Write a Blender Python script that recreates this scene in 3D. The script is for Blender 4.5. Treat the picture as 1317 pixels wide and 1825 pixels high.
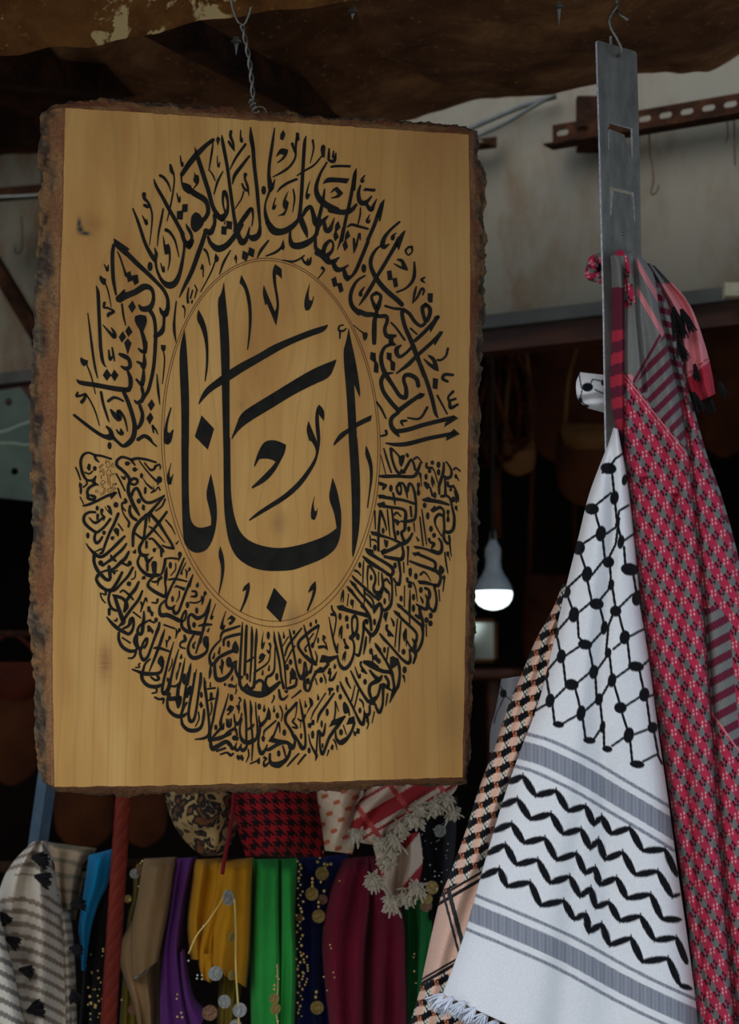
import bpy, bmesh, math, random
import numpy as np
from mathutils import Vector, Matrix, noise, geometry
random.seed(7); rng = np.random.default_rng(7)
for o in list(bpy.data.objects): bpy.data.objects.remove(o, do_unlink=True)
scene = bpy.context.scene
COL = scene.collection

# ------------------------------------------------------------------ camera
W, H, F = 1317.0, 1825.0, 3743.0
PITCH = math.radians(6.0)
CAM = Vector((0, 0, 1.6))
FWD = Vector((0, math.cos(PITCH), math.sin(PITCH)))
RGT = Vector((1, 0, 0))
UPV = Vector((0, -math.sin(PITCH), math.cos(PITCH)))
cd = bpy.data.cameras.new('camera'); cam = bpy.data.objects.new('camera', cd); COL.objects.link(cam)
cam.location = CAM; cam.rotation_euler = (math.radians(90) + PITCH, 0, 0)
cd.sensor_fit = 'VERTICAL'; cd.sensor_height = 36.0; cd.sensor_width = 36.0; cd.lens = F / H * 36.0
cd.clip_start = 0.05; cd.clip_end = 200
cd.dof.use_dof = True; cd.dof.focus_distance = 2.6; cd.dof.aperture_fstop = 7.0
scene.camera = cam

# ------------------------------------------------------------------ light
wd = bpy.data.worlds.new('sky'); scene.world = wd; wd.use_nodes = True
wn = wd.node_tree.nodes; wn['Background'].inputs[0].default_value = (0.62, 0.77, 1.0, 1); wn['Background'].inputs[1].default_value = 1.55
sd = bpy.data.lights.new('sun', 'SUN'); sd.energy = 1.35; sd.angle = math.radians(50); sd.color = (1.0, 0.95, 0.90)
so = bpy.data.objects.new('sun', sd); COL.objects.link(so)
so.rotation_euler = Vector((0.45, 0.85, -0.52)).to_track_quat('-Z', 'Y').to_euler()
scene.view_settings.view_transform = 'Standard'; scene.view_settings.look = 'None'
scene.view_settings.exposure = 0.08; scene.view_settings.gamma = 1.0; scene.view_settings.use_curve_mapping = False

# ------------------------------------------------------------------ helpers
def ray(x, y): return FWD + RGT * ((x - W / 2) / F) - UPV * ((y - H / 2) / F)
def U(x, y, d): return CAM + ray(x, y) * d
aF, aR, aU, aC = (np.array(v) for v in (FWD, RGT, UPV, CAM))
def UN(x, y, d):
    x = np.asarray(x, float); y = np.asarray(y, float); d = np.asarray(d, float) + 0 * x
    return aC + d[..., None] * (aF + ((x - W / 2) / F)[..., None] * aR - ((y - H / 2) / F)[..., None] * aU)
def PX(d): return d / F            # metres per pixel at depth d
def lin(c):
    c = np.asarray(c, float) / 255.0
    return np.where(c <= 0.04045, c / 12.92, ((c + 0.055) / 1.055) ** 2.4)
def L4(r, g, b): return tuple(lin((r, g, b))) + (1.0,)

def mesh_np(name, v, f, col=None, smooth=True, mats=None, fm=None):
    me = bpy.data.meshes.new(name)
    v = np.asarray(v, float)
    me.from_pydata(v.tolist(), [], [list(map(int, q)) for q in f])
    if col is not None:
        a = me.color_attributes.new('Col', 'FLOAT_COLOR', 'POINT')
        c = np.ones((len(v), 4)); c[:, :3] = col
        a.data.foreach_set('color', c.ravel())
    if smooth: me.polygons.foreach_set('use_smooth', [True] * len(me.polygons))
    if mats:
        for m in mats: me.materials.append(m)
    if fm is not None: me.polygons.foreach_set('material_index', fm)
    me.update()
    return me
WM = {}
def attach(o, parent):
    o.parent = parent; o.matrix_parent_inverse = WM[parent.name].inverted()
def mk(name, v, f, mat, parent=None, col=None, smooth=True, mats=None, fm=None):
    """mesh object from world-space vertices, its origin at its centre"""
    v = np.asarray(v, float); c = (v.min(0) + v.max(0)) / 2
    me = mesh_np(name, v - c, f, col, smooth, mats or [mat], fm)
    o = bpy.data.objects.new(name, me); COL.objects.link(o); o.location = Vector(c)
    WM[o.name] = Matrix.Translation(Vector(c))
    if parent is not None: attach(o, parent)
    return o
def empty(name, loc, M=None):
    o = bpy.data.objects.new(name, None); COL.objects.link(o); o.empty_display_size = 0.05
    if M is not None: o.matrix_world = M; WM[o.name] = M.copy()
    else: o.location = loc; WM[o.name] = Matrix.Translation(Vector(loc))
    return o
def tag(o, label, cat, group=None):
    o['label'] = label; o['category'] = cat
    if group: o['group'] = group
    return o
def struct(o, label=None):
    o['kind'] = 'structure'
    if label: o['label'] = label
    return o
def put(name, me, M, parent=None):
    """object sharing mesh data at world matrix M"""
    o = bpy.data.objects.new(name, me); COL.objects.link(o); o.matrix_basis = M; WM[o.name] = M.copy()
    if parent is not None: attach(o, parent)
    return o

def grid_faces(nu, nv, wrap=False):
    f = []
    for j in range(nv):
        for i in range(nu if wrap else nu):
            a = j * (nu if wrap else nu + 1) + i
            if wrap:
                b = j * nu + (i + 1) % nu; f.append((a, b, b + nu, a + nu))
            else:
                f.append((a, a + 1, a + nu + 2, a + nu + 1))
    return f
def cr(pts, n=8):
    P = np.asarray(pts, float)
    if len(P) < 3: return np.array([P[0] + (P[-1] - P[0]) * t for t in np.linspace(0, 1, n + 1)])
    Q = np.vstack([2 * P[0] - P[1], P, 2 * P[-1] - P[-2]]); o = []
    for i in range(1, len(Q) - 2):
        a, b, c, d = Q[i - 1:i + 3]
        for t in np.linspace(0, 1, n, endpoint=False):
            o.append(.5 * (2 * b + (c - a) * t + (2 * a - 5 * b + 4 * c - d) * t * t + (3 * b - a - 3 * c + d) * t ** 3))
    o.append(P[-1]); return np.array(o)
def resample(pts, n, smooth=True):
    P = cr(pts, 12) if smooth and len(pts) > 2 else np.asarray(pts, float)
    s = np.r_[0, np.cumsum(np.linalg.norm(np.diff(P, axis=0), axis=1))]
    t = np.linspace(0, s[-1], n)
    return np.stack([np.interp(t, s, P[:, k]) for k in range(P.shape[1])], 1)
def tube_np(pts, r, sides=8, caps=True):
    P = np.asarray(pts, float); n = len(P); r = np.broadcast_to(np.asarray(r, float), (n,))
    T = np.gradient(P, axis=0); T /= np.linalg.norm(T, axis=1)[:, None] + 1e-12
    ref = np.array([0.0, 0, 1]) if abs(T[0][2]) < .9 else np.array([1.0, 0, 0])
    N = np.cross(T[0], ref); N /= np.linalg.norm(N); v = []
    for i in range(n):
        N = N - T[i] * (N @ T[i]); N /= np.linalg.norm(N) + 1e-12; B = np.cross(T[i], N)
        for k in range(sides):
            a = 2 * math.pi * k / sides; v.append(P[i] + r[i] * (math.cos(a) * N + math.sin(a) * B))
    f = grid_faces(sides, n - 1, True)
    if caps: f.append(tuple(range(sides))[::-1]); f.append(tuple(range((n - 1) * sides, n * sides)))
    return np.array(v), f
def merge(parts):
    V = []; Fc = []; o = 0
    for v, f in parts:
        V.append(np.asarray(v)); Fc += [tuple(int(i) + o for i in q) for q in f]; o += len(v)
    return np.vstack(V), Fc
def box_np(c, sx, sy, sz, M=None):
    v = np.array([(x, y, z) for x in (-sx / 2, sx / 2) for y in (-sy / 2, sy / 2) for z in (-sz / 2, sz / 2)])
    if M is not None: v = v @ np.array(M.to_3x3()).T
    f = [(0, 1, 3, 2), (4, 6, 7, 5), (0, 4, 5, 1), (2, 3, 7, 6), (0, 2, 6, 4), (1, 5, 7, 3)]
    return v + np.asarray(c), f
def plate_np(outline, holes, t, bev=0):
    """flat plate in local XZ (y = thickness), with real holes"""
    loops = [outline] + holes
    vl = [[Vector((x, 0, z)) for x, z in lp] for lp in loops]
    tri = geometry.tessellate_polygon([[Vector((p.x, p.z, 0)) for p in lp] for lp in vl])
    flat = [p for lp in vl for p in lp]; n = len(flat)
    v = [(p.x, 0, p.z) for p in flat] + [(p.x, t, p.z) for p in flat]; f = []
    for a, b, c in tri: f.append((a, b, c)); f.append((c + n, b + n, a + n))
    k = 0
    for lp in vl:
        m = len(lp)
        for i in range(m): f.append((k + i, k + (i + 1) % m, k + (i + 1) % m + n, k + i + n))
        k += m
    return np.array(v), f
def lathe_np(prof, n=28, c=(0, 0, 0)):
    v = [(r * math.cos(2 * math.pi * k / n), r * math.sin(2 * math.pi * k / n), z) for r, z in prof for k in range(n)]
    return np.array(v) + np.asarray(c), grid_faces(n, len(prof) - 1, True)
def fbm(p, o=4): return noise.fractal(Vector(p), 0.6, 2.1, o)

# ------------------------------------------------------------------ materials
def newmat(name):
    m = bpy.data.materials.new(name); m.use_nodes = True; nt = m.node_tree
    return m, nt, nt.nodes, nt.links, nt.nodes['Principled BSDF']
def ramp(N, stops):
    r = N.new('ShaderNodeValToRGB'); e = r.color_ramp.elements
    while len(e) < len(stops): e.new(0.5)
    for el, (p, c) in zip(e, stops): el.position = p; el.color = c
    return r
def nz(N, Lk, vec, scale, detail=4, rough=.55, dist=0):
    n = N.new('ShaderNodeTexNoise'); n.inputs['Scale'].default_value = scale; n.inputs['Detail'].default_value = detail
    n.inputs['Roughness'].default_value = rough; n.inputs['Distortion'].default_value = dist
    if vec is not None: Lk.new(vec, n.inputs['Vector'])
    return n
def bump(N, Lk, h, B, strength=.3, dist=.002):
    b = N.new('ShaderNodeBump'); b.inputs['Strength'].default_value = strength; b.inputs['Distance'].default_value = dist
    Lk.new(h, b.inputs['Height']); Lk.new(b.outputs[0], B.inputs['Normal']); return b
def coords(N, which='Object'): return N.new('ShaderNodeTexCoord').outputs[which]
def mapping(N, Lk, v, sc=(1, 1, 1), loc=(0, 0, 0)):
    m = N.new('ShaderNodeMapping'); m.inputs['Scale'].default_value = sc; m.inputs['Location'].default_value = loc
    Lk.new(v, m.inputs['Vector']); return m.outputs[0]
def mixc(N, Lk, fac, a, b, typ='MIX'):
    m = N.new('ShaderNodeMix'); m.data_type = 'RGBA'; m.blend_type = typ
    for s, val in ((0, fac), (6, a), (7, b)):
        if hasattr(val, 'links') or hasattr(val, 'is_linked'): Lk.new(val, m.inputs[s])
        else: m.inputs[s].default_value = val
    return m.outputs[2]
def simple(name, c1, c2, scale=8, rough=.8, metal=0, bs=.2, bd=.002, detail=5, stretch=(1, 1, 1), spec=.3):
    m, nt, N, Lk, B = newmat(name)
    v = mapping(N, Lk, coords(N), stretch)
    n = nz(N, Lk, v, scale, detail); r = ramp(N, [(.35, c1), (.68, c2)]); Lk.new(n.outputs[0], r.inputs[0])
    Lk.new(r.outputs[0], B.inputs['Base Color']); B.inputs['Roughness'].default_value = rough; B.inputs['Metallic'].default_value = metal
    B.inputs['Specular IOR Level'].default_value = spec
    n2 = nz(N, Lk, v, scale * 5, 6); bump(N, Lk, n2.outputs[0], B, bs, bd)
    return m
def cloth_attr(name, weave=900, rough=.9, bs=.35, sheen=.03, trans=0, alpha=1.0):
    """woven cloth: the colour of the threads comes from the weave pattern stored with the mesh"""
    m, nt, N, Lk, B = newmat(name)
    a = N.new('ShaderNodeVertexColor'); a.layer_name = 'Col'
    v = coords(N); n = nz(N, Lk, v, weave, 2); r = ramp(N, [(.3, (.72, .72, .72, 1)), (.7, (1, 1, 1, 1))]); Lk.new(n.outputs[0], r.inputs[0])
    c = mixc(N, Lk, 1.0, a.outputs[0], r.outputs[0], 'MULTIPLY'); Lk.new(c, B.inputs['Base Color'])
    B.inputs['Roughness'].default_value = rough; B.inputs['Specular IOR Level'].default_value = .15
    B.inputs['Sheen Weight'].default_value = sheen
    B.inputs['Alpha'].default_value = alpha
    b1 = bump(N, Lk, n.outputs[0], B, bs, .0012)
    w2 = nz(N, Lk, mapping(N, Lk, v, (14, 14, 5)), 1, 4, .55, .5); b2 = N.new('ShaderNodeBump'); b2.inputs['Strength'].default_value = .35; b2.inputs['Distance'].default_value = .010
    Lk.new(w2.outputs[0], b2.inputs['Height']); Lk.new(b2.outputs[0], b1.inputs['Normal'])
    return m
def cloth_plain(name, rgb, rough=.85, var=.25, alpha=1.0, sheen=.04):
    m, nt, N, Lk, B = newmat(name)
    c = lin(rgb); v = coords(N)
    n = nz(N, Lk, v, 14, 4); r = ramp(N, [(.3, tuple(c * (1 - var)) + (1,)), (.7, tuple(c) + (1,))]); Lk.new(n.outputs[0], r.inputs[0])
    Lk.new(r.outputs[0], B.inputs['Base Color']); B.inputs['Roughness'].default_value = rough
    B.inputs['Specular IOR Level'].default_value = .2; B.inputs['Sheen Weight'].default_value = sheen; B.inputs['Alpha'].default_value = alpha
    w = nz(N, Lk, v, 1200, 2); b1 = bump(N, Lk, w.outputs[0], B, .25, .001)
    w2 = nz(N, Lk, mapping(N, Lk, v, (26, 26, 5)), 1, 4, .6, .6); b2 = N.new('ShaderNodeBump'); b2.inputs['Strength'].default_value = .55; b2.inputs['Distance'].default_value = .012
    Lk.new(w2.outputs[0], b2.inputs['Height']); Lk.new(b2.outputs[0], b1.inputs['Normal'])
    return m
M_CLOTH = cloth_attr('woven_cloth')
M_CLOTHF = cloth_attr('fine_woven_cloth', 1400, bs=.2)
def metal(name, rgb, rough=.35, bs=.3, sc=220, bd=.002, mt=1.0):
    m, nt, N, Lk, B = newmat(name); B.inputs['Metallic'].default_value = mt
    v = coords(N); n = nz(N, Lk, v, sc, 3); c = lin(rgb)
    r = ramp(N, [(.35, tuple(c * .55) + (1,)), (.65, tuple(c) + (1,))]); Lk.new(n.outputs[0], r.inputs[0]); Lk.new(r.outputs[0], B.inputs['Base Color'])
    B.inputs['Roughness'].default_value = rough; bump(N, Lk, n.outputs[0], B, bs, bd); return m
M_GOLD = metal('gold_coin', (238, 204, 120), .3, .7, 3.2, .12, .45); M_SILVER = metal('silver_coin', (240, 240, 230), .3, .7, 3.2, .12, .45); M_COPPER = metal('copper_coin', (205, 155, 118), .3, .7, 3.2, .12, .45)
M_BEAD = metal('gold_bead', (245, 210, 125), .2, .0, 40, .002, .5)

# ================================================================== the setting
def rust(name, dark, mid, lite, patch=None, sc=6):
    m, nt, N, Lk, B = newmat(name); v = coords(N)
    n = nz(N, Lk, v, sc, 8, .65, .4); r = ramp(N, [(.32, dark), (.52, mid), (.72, lite)]); Lk.new(n.outputs[0], r.inputs[0]); c = r.outputs[0]
    sp = nz(N, Lk, v, 90, 3, .6); r2 = ramp(N, [(.62, (0, 0, 0, 1)), (.72, (1, 1, 1, 1))]); Lk.new(sp.outputs[0], r2.inputs[0])
    c = mixc(N, Lk, r2.outputs[0], c, lite)
    if patch:
        p = nz(N, Lk, v, 12, 6, .62, .8); r3 = ramp(N, [(.555, (0, 0, 0, 1)), (.585, (1, 1, 1, 1))]); Lk.new(p.outputs[0], r3.inputs[0])
        c = mixc(N, Lk, r3.outputs[0], c, patch)
    Lk.new(c, B.inputs['Base Color']); B.inputs['Roughness'].default_value = .9; B.inputs['Specular IOR Level'].default_value = .08
    bump(N, Lk, n.outputs[0], B, .5, .006); return m
M_RUST = rust('rusted_sheet', L4(66, 42, 27), L4(98, 64, 40), L4(146, 104, 66))
M_RUSTB = rust('rusted_beam_flaking_paint', L4(62, 38, 22), L4(112, 72, 36), L4(150, 104, 54), L4(214, 186, 130), 7)
M_RUSTD = rust('dark_rusted_iron', L4(20, 12, 8), L4(44, 25, 14), L4(70, 40, 21), None, 14)
# dirty white panel
m, nt, N, Lk, B = newmat('stained_white_panel'); v = coords(N)
n1 = nz(N, Lk, mapping(N, Lk, v, (1, 1, .45)), 2.6, 7, .66, .5); r1 = ramp(N, [(.40, (0, 0, 0, 1)), (.58, (1, 1, 1, 1))]); Lk.new(n1.outputs[0], r1.inputs[0])
n2 = nz(N, Lk, mapping(N, Lk, v, (1, 1, .5)), 16, 6, .65); r2 = ramp(N, [(.42, (0, 0, 0, 1)), (.7, (1, 1, 1, 1))]); Lk.new(n2.outputs[0], r2.inputs[0])
mm = N.new('ShaderNodeMath'); mm.operation = 'MULTIPLY'; Lk.new(r1.outputs[0], mm.inputs[0]); Lk.new(r2.outputs[0], mm.inputs[1])
base = mixc(N, Lk, n1.outputs[0], L4(116, 108, 88), L4(98, 90, 71))
c = mixc(N, Lk, mm.outputs[0], base, L4(88, 58, 16)); Lk.new(c, B.inputs['Base Color']); B.inputs['Roughness'].default_value = .6
bump(N, Lk, n2.outputs[0], B, .12, .003); M_PANEL = m
M_GREYTRIM = simple('grey_painted_trim', L4(58, 56, 50), L4(76, 74, 67), 12, .55)
M_BROWNTRIM = simple('brown_varnished_wood', L4(44, 20, 8), L4(76, 38, 14), 6, .5, stretch=(1, 1, 8))
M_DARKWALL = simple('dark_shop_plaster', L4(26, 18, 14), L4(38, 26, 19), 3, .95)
M_FLOOR = simple('stone_paving', L4(150, 143, 132), L4(176, 168, 156), 2, .9); M_UNSEEN_FACADE = simple('limestone_unseen_facade', L4(165, 152, 132), L4(190, 176, 154), 1.2, .9)

WDIR = Vector((-0.85, 0.53, 0)).normalized(); WN = Vector((-WDIR.y, WDIR.x, 0)); WN = WN if WN.y < 0 else -WN
WP = U(1080, 540, 4.2)
def on_wall(x, y, off=0.0):
    r = ray(x, y); p0 = WP + WN * off; t = (p0 - CAM).dot(WN) / r.dot(WN); return CAM + r * t
def wall_pt(s, z, off=0.0): q = WP + WDIR * s + WN * off; return Vector((q.x, q.y, z))
zb = WP.z
def slab(s0, s1, z0, z1, off, t):
    """block parallel to the fascia wall; off = front face in front of the wall plane"""
    a = [wall_pt(s, z, o) for s in (s0, s1) for z in (z0, z1) for o in (off, off - t)]
    return np.array([tuple(p) for p in a]), [(0, 1, 3, 2), (4, 6, 7, 5), (0, 4, 5, 1), (2, 3, 7, 6), (0, 2, 6, 4), (1, 5, 7, 3)]
v, f = slab(-0.75, 3.2, zb, zb + 1.6, 0, .06); struct(mk('wall_back', v, f, M_PANEL, smooth=False), 'dirty white metal fascia panel with rust stains above the dark shop')
v, f = slab(-0.75, 3.2, zb - .025, zb + .002, .012, .08); struct(mk('trim_1', v, f, M_GREYTRIM, smooth=False), 'grey metal edge strip along the foot of the white panel')
v, f = slab(-0.75, 3.2, zb - .07, zb - .026, -.01, .06); struct(mk('trim_2', v, f, M_BROWNTRIM, smooth=False), 'brown wooden strip under the grey edge')
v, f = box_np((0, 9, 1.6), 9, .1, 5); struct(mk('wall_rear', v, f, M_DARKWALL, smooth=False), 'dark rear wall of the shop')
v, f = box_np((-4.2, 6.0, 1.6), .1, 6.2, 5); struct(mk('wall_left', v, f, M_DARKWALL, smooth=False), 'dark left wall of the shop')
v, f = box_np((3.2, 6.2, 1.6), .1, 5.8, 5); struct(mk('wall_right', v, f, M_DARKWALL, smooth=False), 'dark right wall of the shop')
v, f = box_np((0, -2.5, -.05), 24, 13, .1); struct(mk('floor', v, f, M_FLOOR, smooth=False), 'pale stone street paving')
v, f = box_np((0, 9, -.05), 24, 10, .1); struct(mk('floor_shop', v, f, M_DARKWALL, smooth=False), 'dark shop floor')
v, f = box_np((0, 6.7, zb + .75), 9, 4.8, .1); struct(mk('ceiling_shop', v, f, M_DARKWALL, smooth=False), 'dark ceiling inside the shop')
v, f = box_np((0, -5.0, 2.2), 24, .3, 4.4); struct(mk('wall_unseen_opposite', v, f, M_UNSEEN_FACADE, smooth=False), 'unseen limestone facade added across the street to block low sky')  # out of view, added to keep low sky light out of the shop

# rusted roof sheets, sagging, seen from below
def sheet3(name, Lp, Rp, nu, nv, dn, df, amp, ph, mat, far=None):
    A = resample(Lp, nv + 1); Bq = resample(Rp, nv + 1)
    u = np.linspace(0, 1, nu + 1)[None, :]; t = np.linspace(0, 1, nv + 1)[:, None]
    X = A[:, 0:1] * (1 - u) + Bq[:, 0:1] * u; Y = A[:, 1:2] * (1 - u) + Bq[:, 1:2] * u
    Y = Y + amp * t * np.sin(math.pi * u * 1.0 + ph)
    if far: Y = Y + t ** 2.5 * (np.interp(X, [q[0] for q in far], [q[1] for q in far]) - Y)
    Y = Y + 26 * np.sin(u * 6.3 + ph) * t * (1 - t) * 2
    D = dn + (df - dn) * t + .04 * np.sin(5 * u + 2 * t + ph) * t
    P = UN(X, Y, D).reshape(-1, 3)
    for i, p in enumerate(P): P[i, 2] += .012 * fbm((p[0] * 5, p[1] * 5, ph), 3)
    v2 = P.copy(); v2[:, 2] += .004
    f = grid_faces(nu, nv); n = len(P)
    F2 = f + [tuple(i + n for i in q[::-1]) for q in f]
    rim = [j * (nu + 1) for j in range(nv)]; 
    bl = [i for i in range(nu + 1)] + [j * (nu + 1) + nu for j in range(1, nv + 1)] + [nv * (nu + 1) + i for i in range(nu - 1, -1, -1)] + [j * (nu + 1) for j in range(nv - 1, 0, -1)]
    for a, b in zip(bl, bl[1:] + bl[:1]): F2.append((a, b, b + n, a + n))
    return mk(name, np.vstack([P, v2]), F2, mat)
ceil = empty('ceiling', U(600, -200, 3.0)); struct(ceil, 'rusted sagging metal roof sheets on iron joists, with one unseen flat sheet added for shade')
def csheet(*a):
    o = sheet3(*a); o.name = 'roof_sheet'; WM[o.name] = Matrix.Translation(o.location); attach(o, ceil); return o
csheet('roof_sheet', [(560, -260), (640, 0), (720, 72), (800, 125), (870, 160)], [(1700, -260), (1700, -160), (1600, -60), (1500, -10), (1420, 40)], 90, 40, 2.75, 3.75, 0, 0.5, M_RUST, [(860, 160), (920, 172), (985, 168), (1050, 156), (1100, 144), (1150, 138), (1210, 139), (1260, 130), (1317, 100), (1420, 50)])
csheet('roof_sheet', [(-420, -260), (0, -60), (120, 60), (250, 170), (420, 235)], [(900, -260), (860, 0), (900, 90), (940, 140), (985, 172)], 70, 30, 2.95, 4.05, 0, 0.2, M_RUST, [(400, 240), (600, 222), (745, 212), (800, 194), (860, 180), (945, 172), (985, 166)])
csheet('roof_sheet', [(-900, -260), (-600, 0), (-420, 120), (-320, 200), (-260, 300)], [(500, -260), (380, 20), (480, 110), (560, 170), (640, 218)], 50, 20, 3.2, 4.6, 6, 1.2, M_RUSTD)
v, f = box_np((0, 2.3, 2.84), 8, 1.7, .02); mk('roof_sheet', v, f, M_RUST, ceil, smooth=False)  # unseen flat sheet above the view, added to shade the wall and board top
def joist(name, pts, w, h, mat, parent=None):
    """square iron section along a polyline (x, y, depth)"""
    P = [U(*p) for p in pts]; parts = []
    for a, b in zip(P, P[1:]):
        d = (b - a).normalized(); s = d.cross(Vector((0, 0, 1))).normalized() * w / 2; u = s.cross(d).normalized() * h / 2
        q = [a - s - u, a + s - u, a + s + u, a - s + u, b - s - u, b + s - u, b + s + u, b - s + u]
        parts.append((np.array([tuple(x) for x in q]), [(3, 2, 1, 0), (4, 5, 6, 7), (0, 1, 5, 4), (1, 2, 6, 5), (2, 3, 7, 6), (3, 0, 4, 7)]))
    v, f = merge(parts); return mk(name, v, f, mat, parent, smooth=False)
joist('joist', [(250, 20, 3.05), (620, 215, 4.0)], .05, .04, M_RUSTD, ceil)
joist('joist', [(-60, 120, 3.3), (420, 170, 4.2)], .05, .05, M_RUSTD, ceil)
joist('joist', [(-100, 235, 4.5), (330, 190, 4.4)], .09, .07, M_RUSTD, ceil)
# near edge beam with flaking paint
def bev_beam(name, ptop, pbot, depth_l, depth_r, th, mat):
    n = len(ptop); V = []; Fq = []
    for i in range(n):
        t = i / (n - 1); d = depth_l + (depth_r - depth_l) * t
        for (x, y), dd in ((ptop[i], d), (pbot[i], d), (pbot[i], d + th), (ptop[i], d + th)): V.append(tuple(U(x, y, dd)))
    for i in range(n - 1):
        for k in range(4): Fq.append((i * 4 + k, i * 4 + (k + 1) % 4, (i + 1) * 4 + (k + 1) % 4, (i + 1) * 4 + k))
    Fq += [(0, 1, 2, 3)[::-1], tuple(range((n - 1) * 4, n * 4))]
    return mk(name, V, Fq, mat, smooth=False)
bx = np.linspace(-260, 700, 40)
bot = [(x, np.interp(x, [-260, 0, 180, 240, 300, 420, 560, 640, 700], [138, 98, 78, 70, 50, 28, 12, 0, -8]) + 2.5 * math.sin(x * .05) + 2 * math.sin(x * .21)) for x in bx]
top = [(x, -190 + .0 * x) for x in bx]
bm_ = bev_beam('edge_beam', top, bot, 2.72, 2.86, .05, M_RUSTB)
tag(bm_, 'rusty roof edge beam with flaking cream paint at top left', 'beam')

# slotted angle iron on the panel, in two pieces behind the hanging strip
def slotted(name, x0, y0, x1, y1, off, lab, hb=.05, n=12):
    a = on_wall(x0, y0, off); b = on_wall(x1, y1, off); Lx = (b - a).length; X = (b - a).normalized(); Y = X.cross(Vector((0, 0, 1))).normalized()
    if Y.y < 0: Y = -Y
    Z = Y.cross(X); Z = Z if Z.z > 0 else -Z
    out = [(0, 0), (Lx, 0), (Lx, hb), (0, hb)]; holes = []
    nh = int(Lx / .045)
    for i in range(nh):
        cx = .022 + i * .045; r = .006; w = .008
        lp = [(cx + w * sx + r * math.cos(t), hb * .62 + r * math.sin(t)) for sx, t0 in ((1, -90), (-1, 90)) for t in [math.radians(t0 + k * 45) for k in range(5)]]
        holes.append(lp)
    Mx = Matrix((X, Y, Z)).transposed().to_4x4(); Mx.translation = a
    e = empty(name, a, Mx)
    v, f = plate_np(out, holes, .003); v = np.array([tuple(Mx @ Vector(p)) for p in v]); mk('flange', v, f, M_RUSTD, e, smooth=False)
    v, f = box_np((Lx / 2, -.02, .0), Lx, .042, .004); v = np.array([tuple(Mx @ Vector(p)) for p in v]); mk('foot_flange', v, f, M_RUSTD, e, smooth=False)
    tag(e, lab, 'angle iron'); return e
slotted('angle_iron', 985, 266, 1420, 194, .05, 'rusty slotted angle iron running to the right behind the hanging metal strip')
slotted('angle_iron', 800, 272, 884, 262, .045, 'short rusty angle iron end beside the top right of the wooden board', .022)
v, f = slab(*(0, 0, 0, 0), 0, 0) if False else box_np(on_wall(1050, 222, .02), .05, .03, .11)
tag(mk('iron_bracket', v, f, M_RUSTD, smooth=False), 'rusty iron bracket block where the slotted angle meets the panel', 'bracket')
def wire_obj(name, pts, r, mat, lab, cat, sides=8, parent=None):
    v, f = tube_np(cr(pts, 8), r, sides); o = mk(name, v, f, mat, parent); 
    if lab: tag(o, lab, cat)
    return o
M_WIRE = metal('galvanised_wire', (150, 150, 140), .5, .2, 400)
M_RWIRE = simple('rusty_wire', L4(55, 38, 26), L4(95, 66, 42), 60, .8)
def wp(l, off=.03): return [tuple(on_wall(x, y, off)) for x, y in l]
wire_obj('hooked_wire', wp([(1157, 236), (1158, 270), (1163, 300), (1164, 325), (1160, 342), (1164, 347), (1171, 340), (1174, 330)]), .0016, M_RWIRE, 'thin rusty wire ending in a hook under the angle iron', 'wire')
wire_obj('hanging_wire', wp([(1308, 205), (1309, 250), (1310, 295)]), .0016, M_RWIRE, 'short straight wire hanging at the right edge of the panel', 'wire')
wire_obj('hanging_wire', wp([(1296, 210), (1297, 240), (1293, 255)]), .0014, M_RWIRE, 'shortest bent wire hanging near the right edge of the panel', 'wire')
wire_obj('hooked_wire', wp([(38, 385), (40, 420), (38, 445), (30, 452), (26, 440)], .04), .002, M_RWIRE, 'hooked wire hanging on the panel left of the wooden board', 'wire')
M_CABLE = simple('grey_cable_sheath', L4(70, 70, 66), L4(92, 92, 86), 30, .7)
for i, (l, r, lab) in enumerate((
        ([(745, 262), (800, 245), (870, 215), (930, 190), (990, 172)], .006, 'thick grey cable running up to the roof right of the board, upper one'),
        ([(745, 268), (830, 248), (890, 225), (950, 190), (990, 168)], .0045, 'thinner pale cable just under the thick cable right of the board'))):
    wire_obj('cable', wp(l, .03 + i * .02), r, M_CABLE, lab, 'cable')
# brace and ledge left of the board
joist_o = joist('diagonal_brace', [(-60, 385, 4.9), (75, 610, 4.85), (160, 760, 4.8)], .075, .03, M_RUSTD); tag(joist_o, 'dark iron brace slanting down across the panel left of the board', 'brace')
o = joist('ledge', [(-60, 352, 4.85), (200, 330, 4.8)], .02, .028, M_RUSTD); tag(o, 'dark horizontal ledge bar across the panel at far left', 'bar')
o = wire_obj('cable', [tuple(U(x, y, 4.75)) for x, y in [(-40, 352), (30, 350), (90, 346)]], .004, M_WIRE, 'pale cable lying along the ledge bar at far left', 'cable')
M_BLOCK = simple('cream_plastic', L4(150, 140, 112), L4(172, 162, 132), 30, .6)
# small white junction block on the trim at right
v, f = box_np(on_wall(1303, 518, .03), .028, .03, .026); tag(mk('junction_block', v, f, M_BLOCK, smooth=False), 'small pale terminal block on the grey trim at the right edge', 'block')

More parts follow.
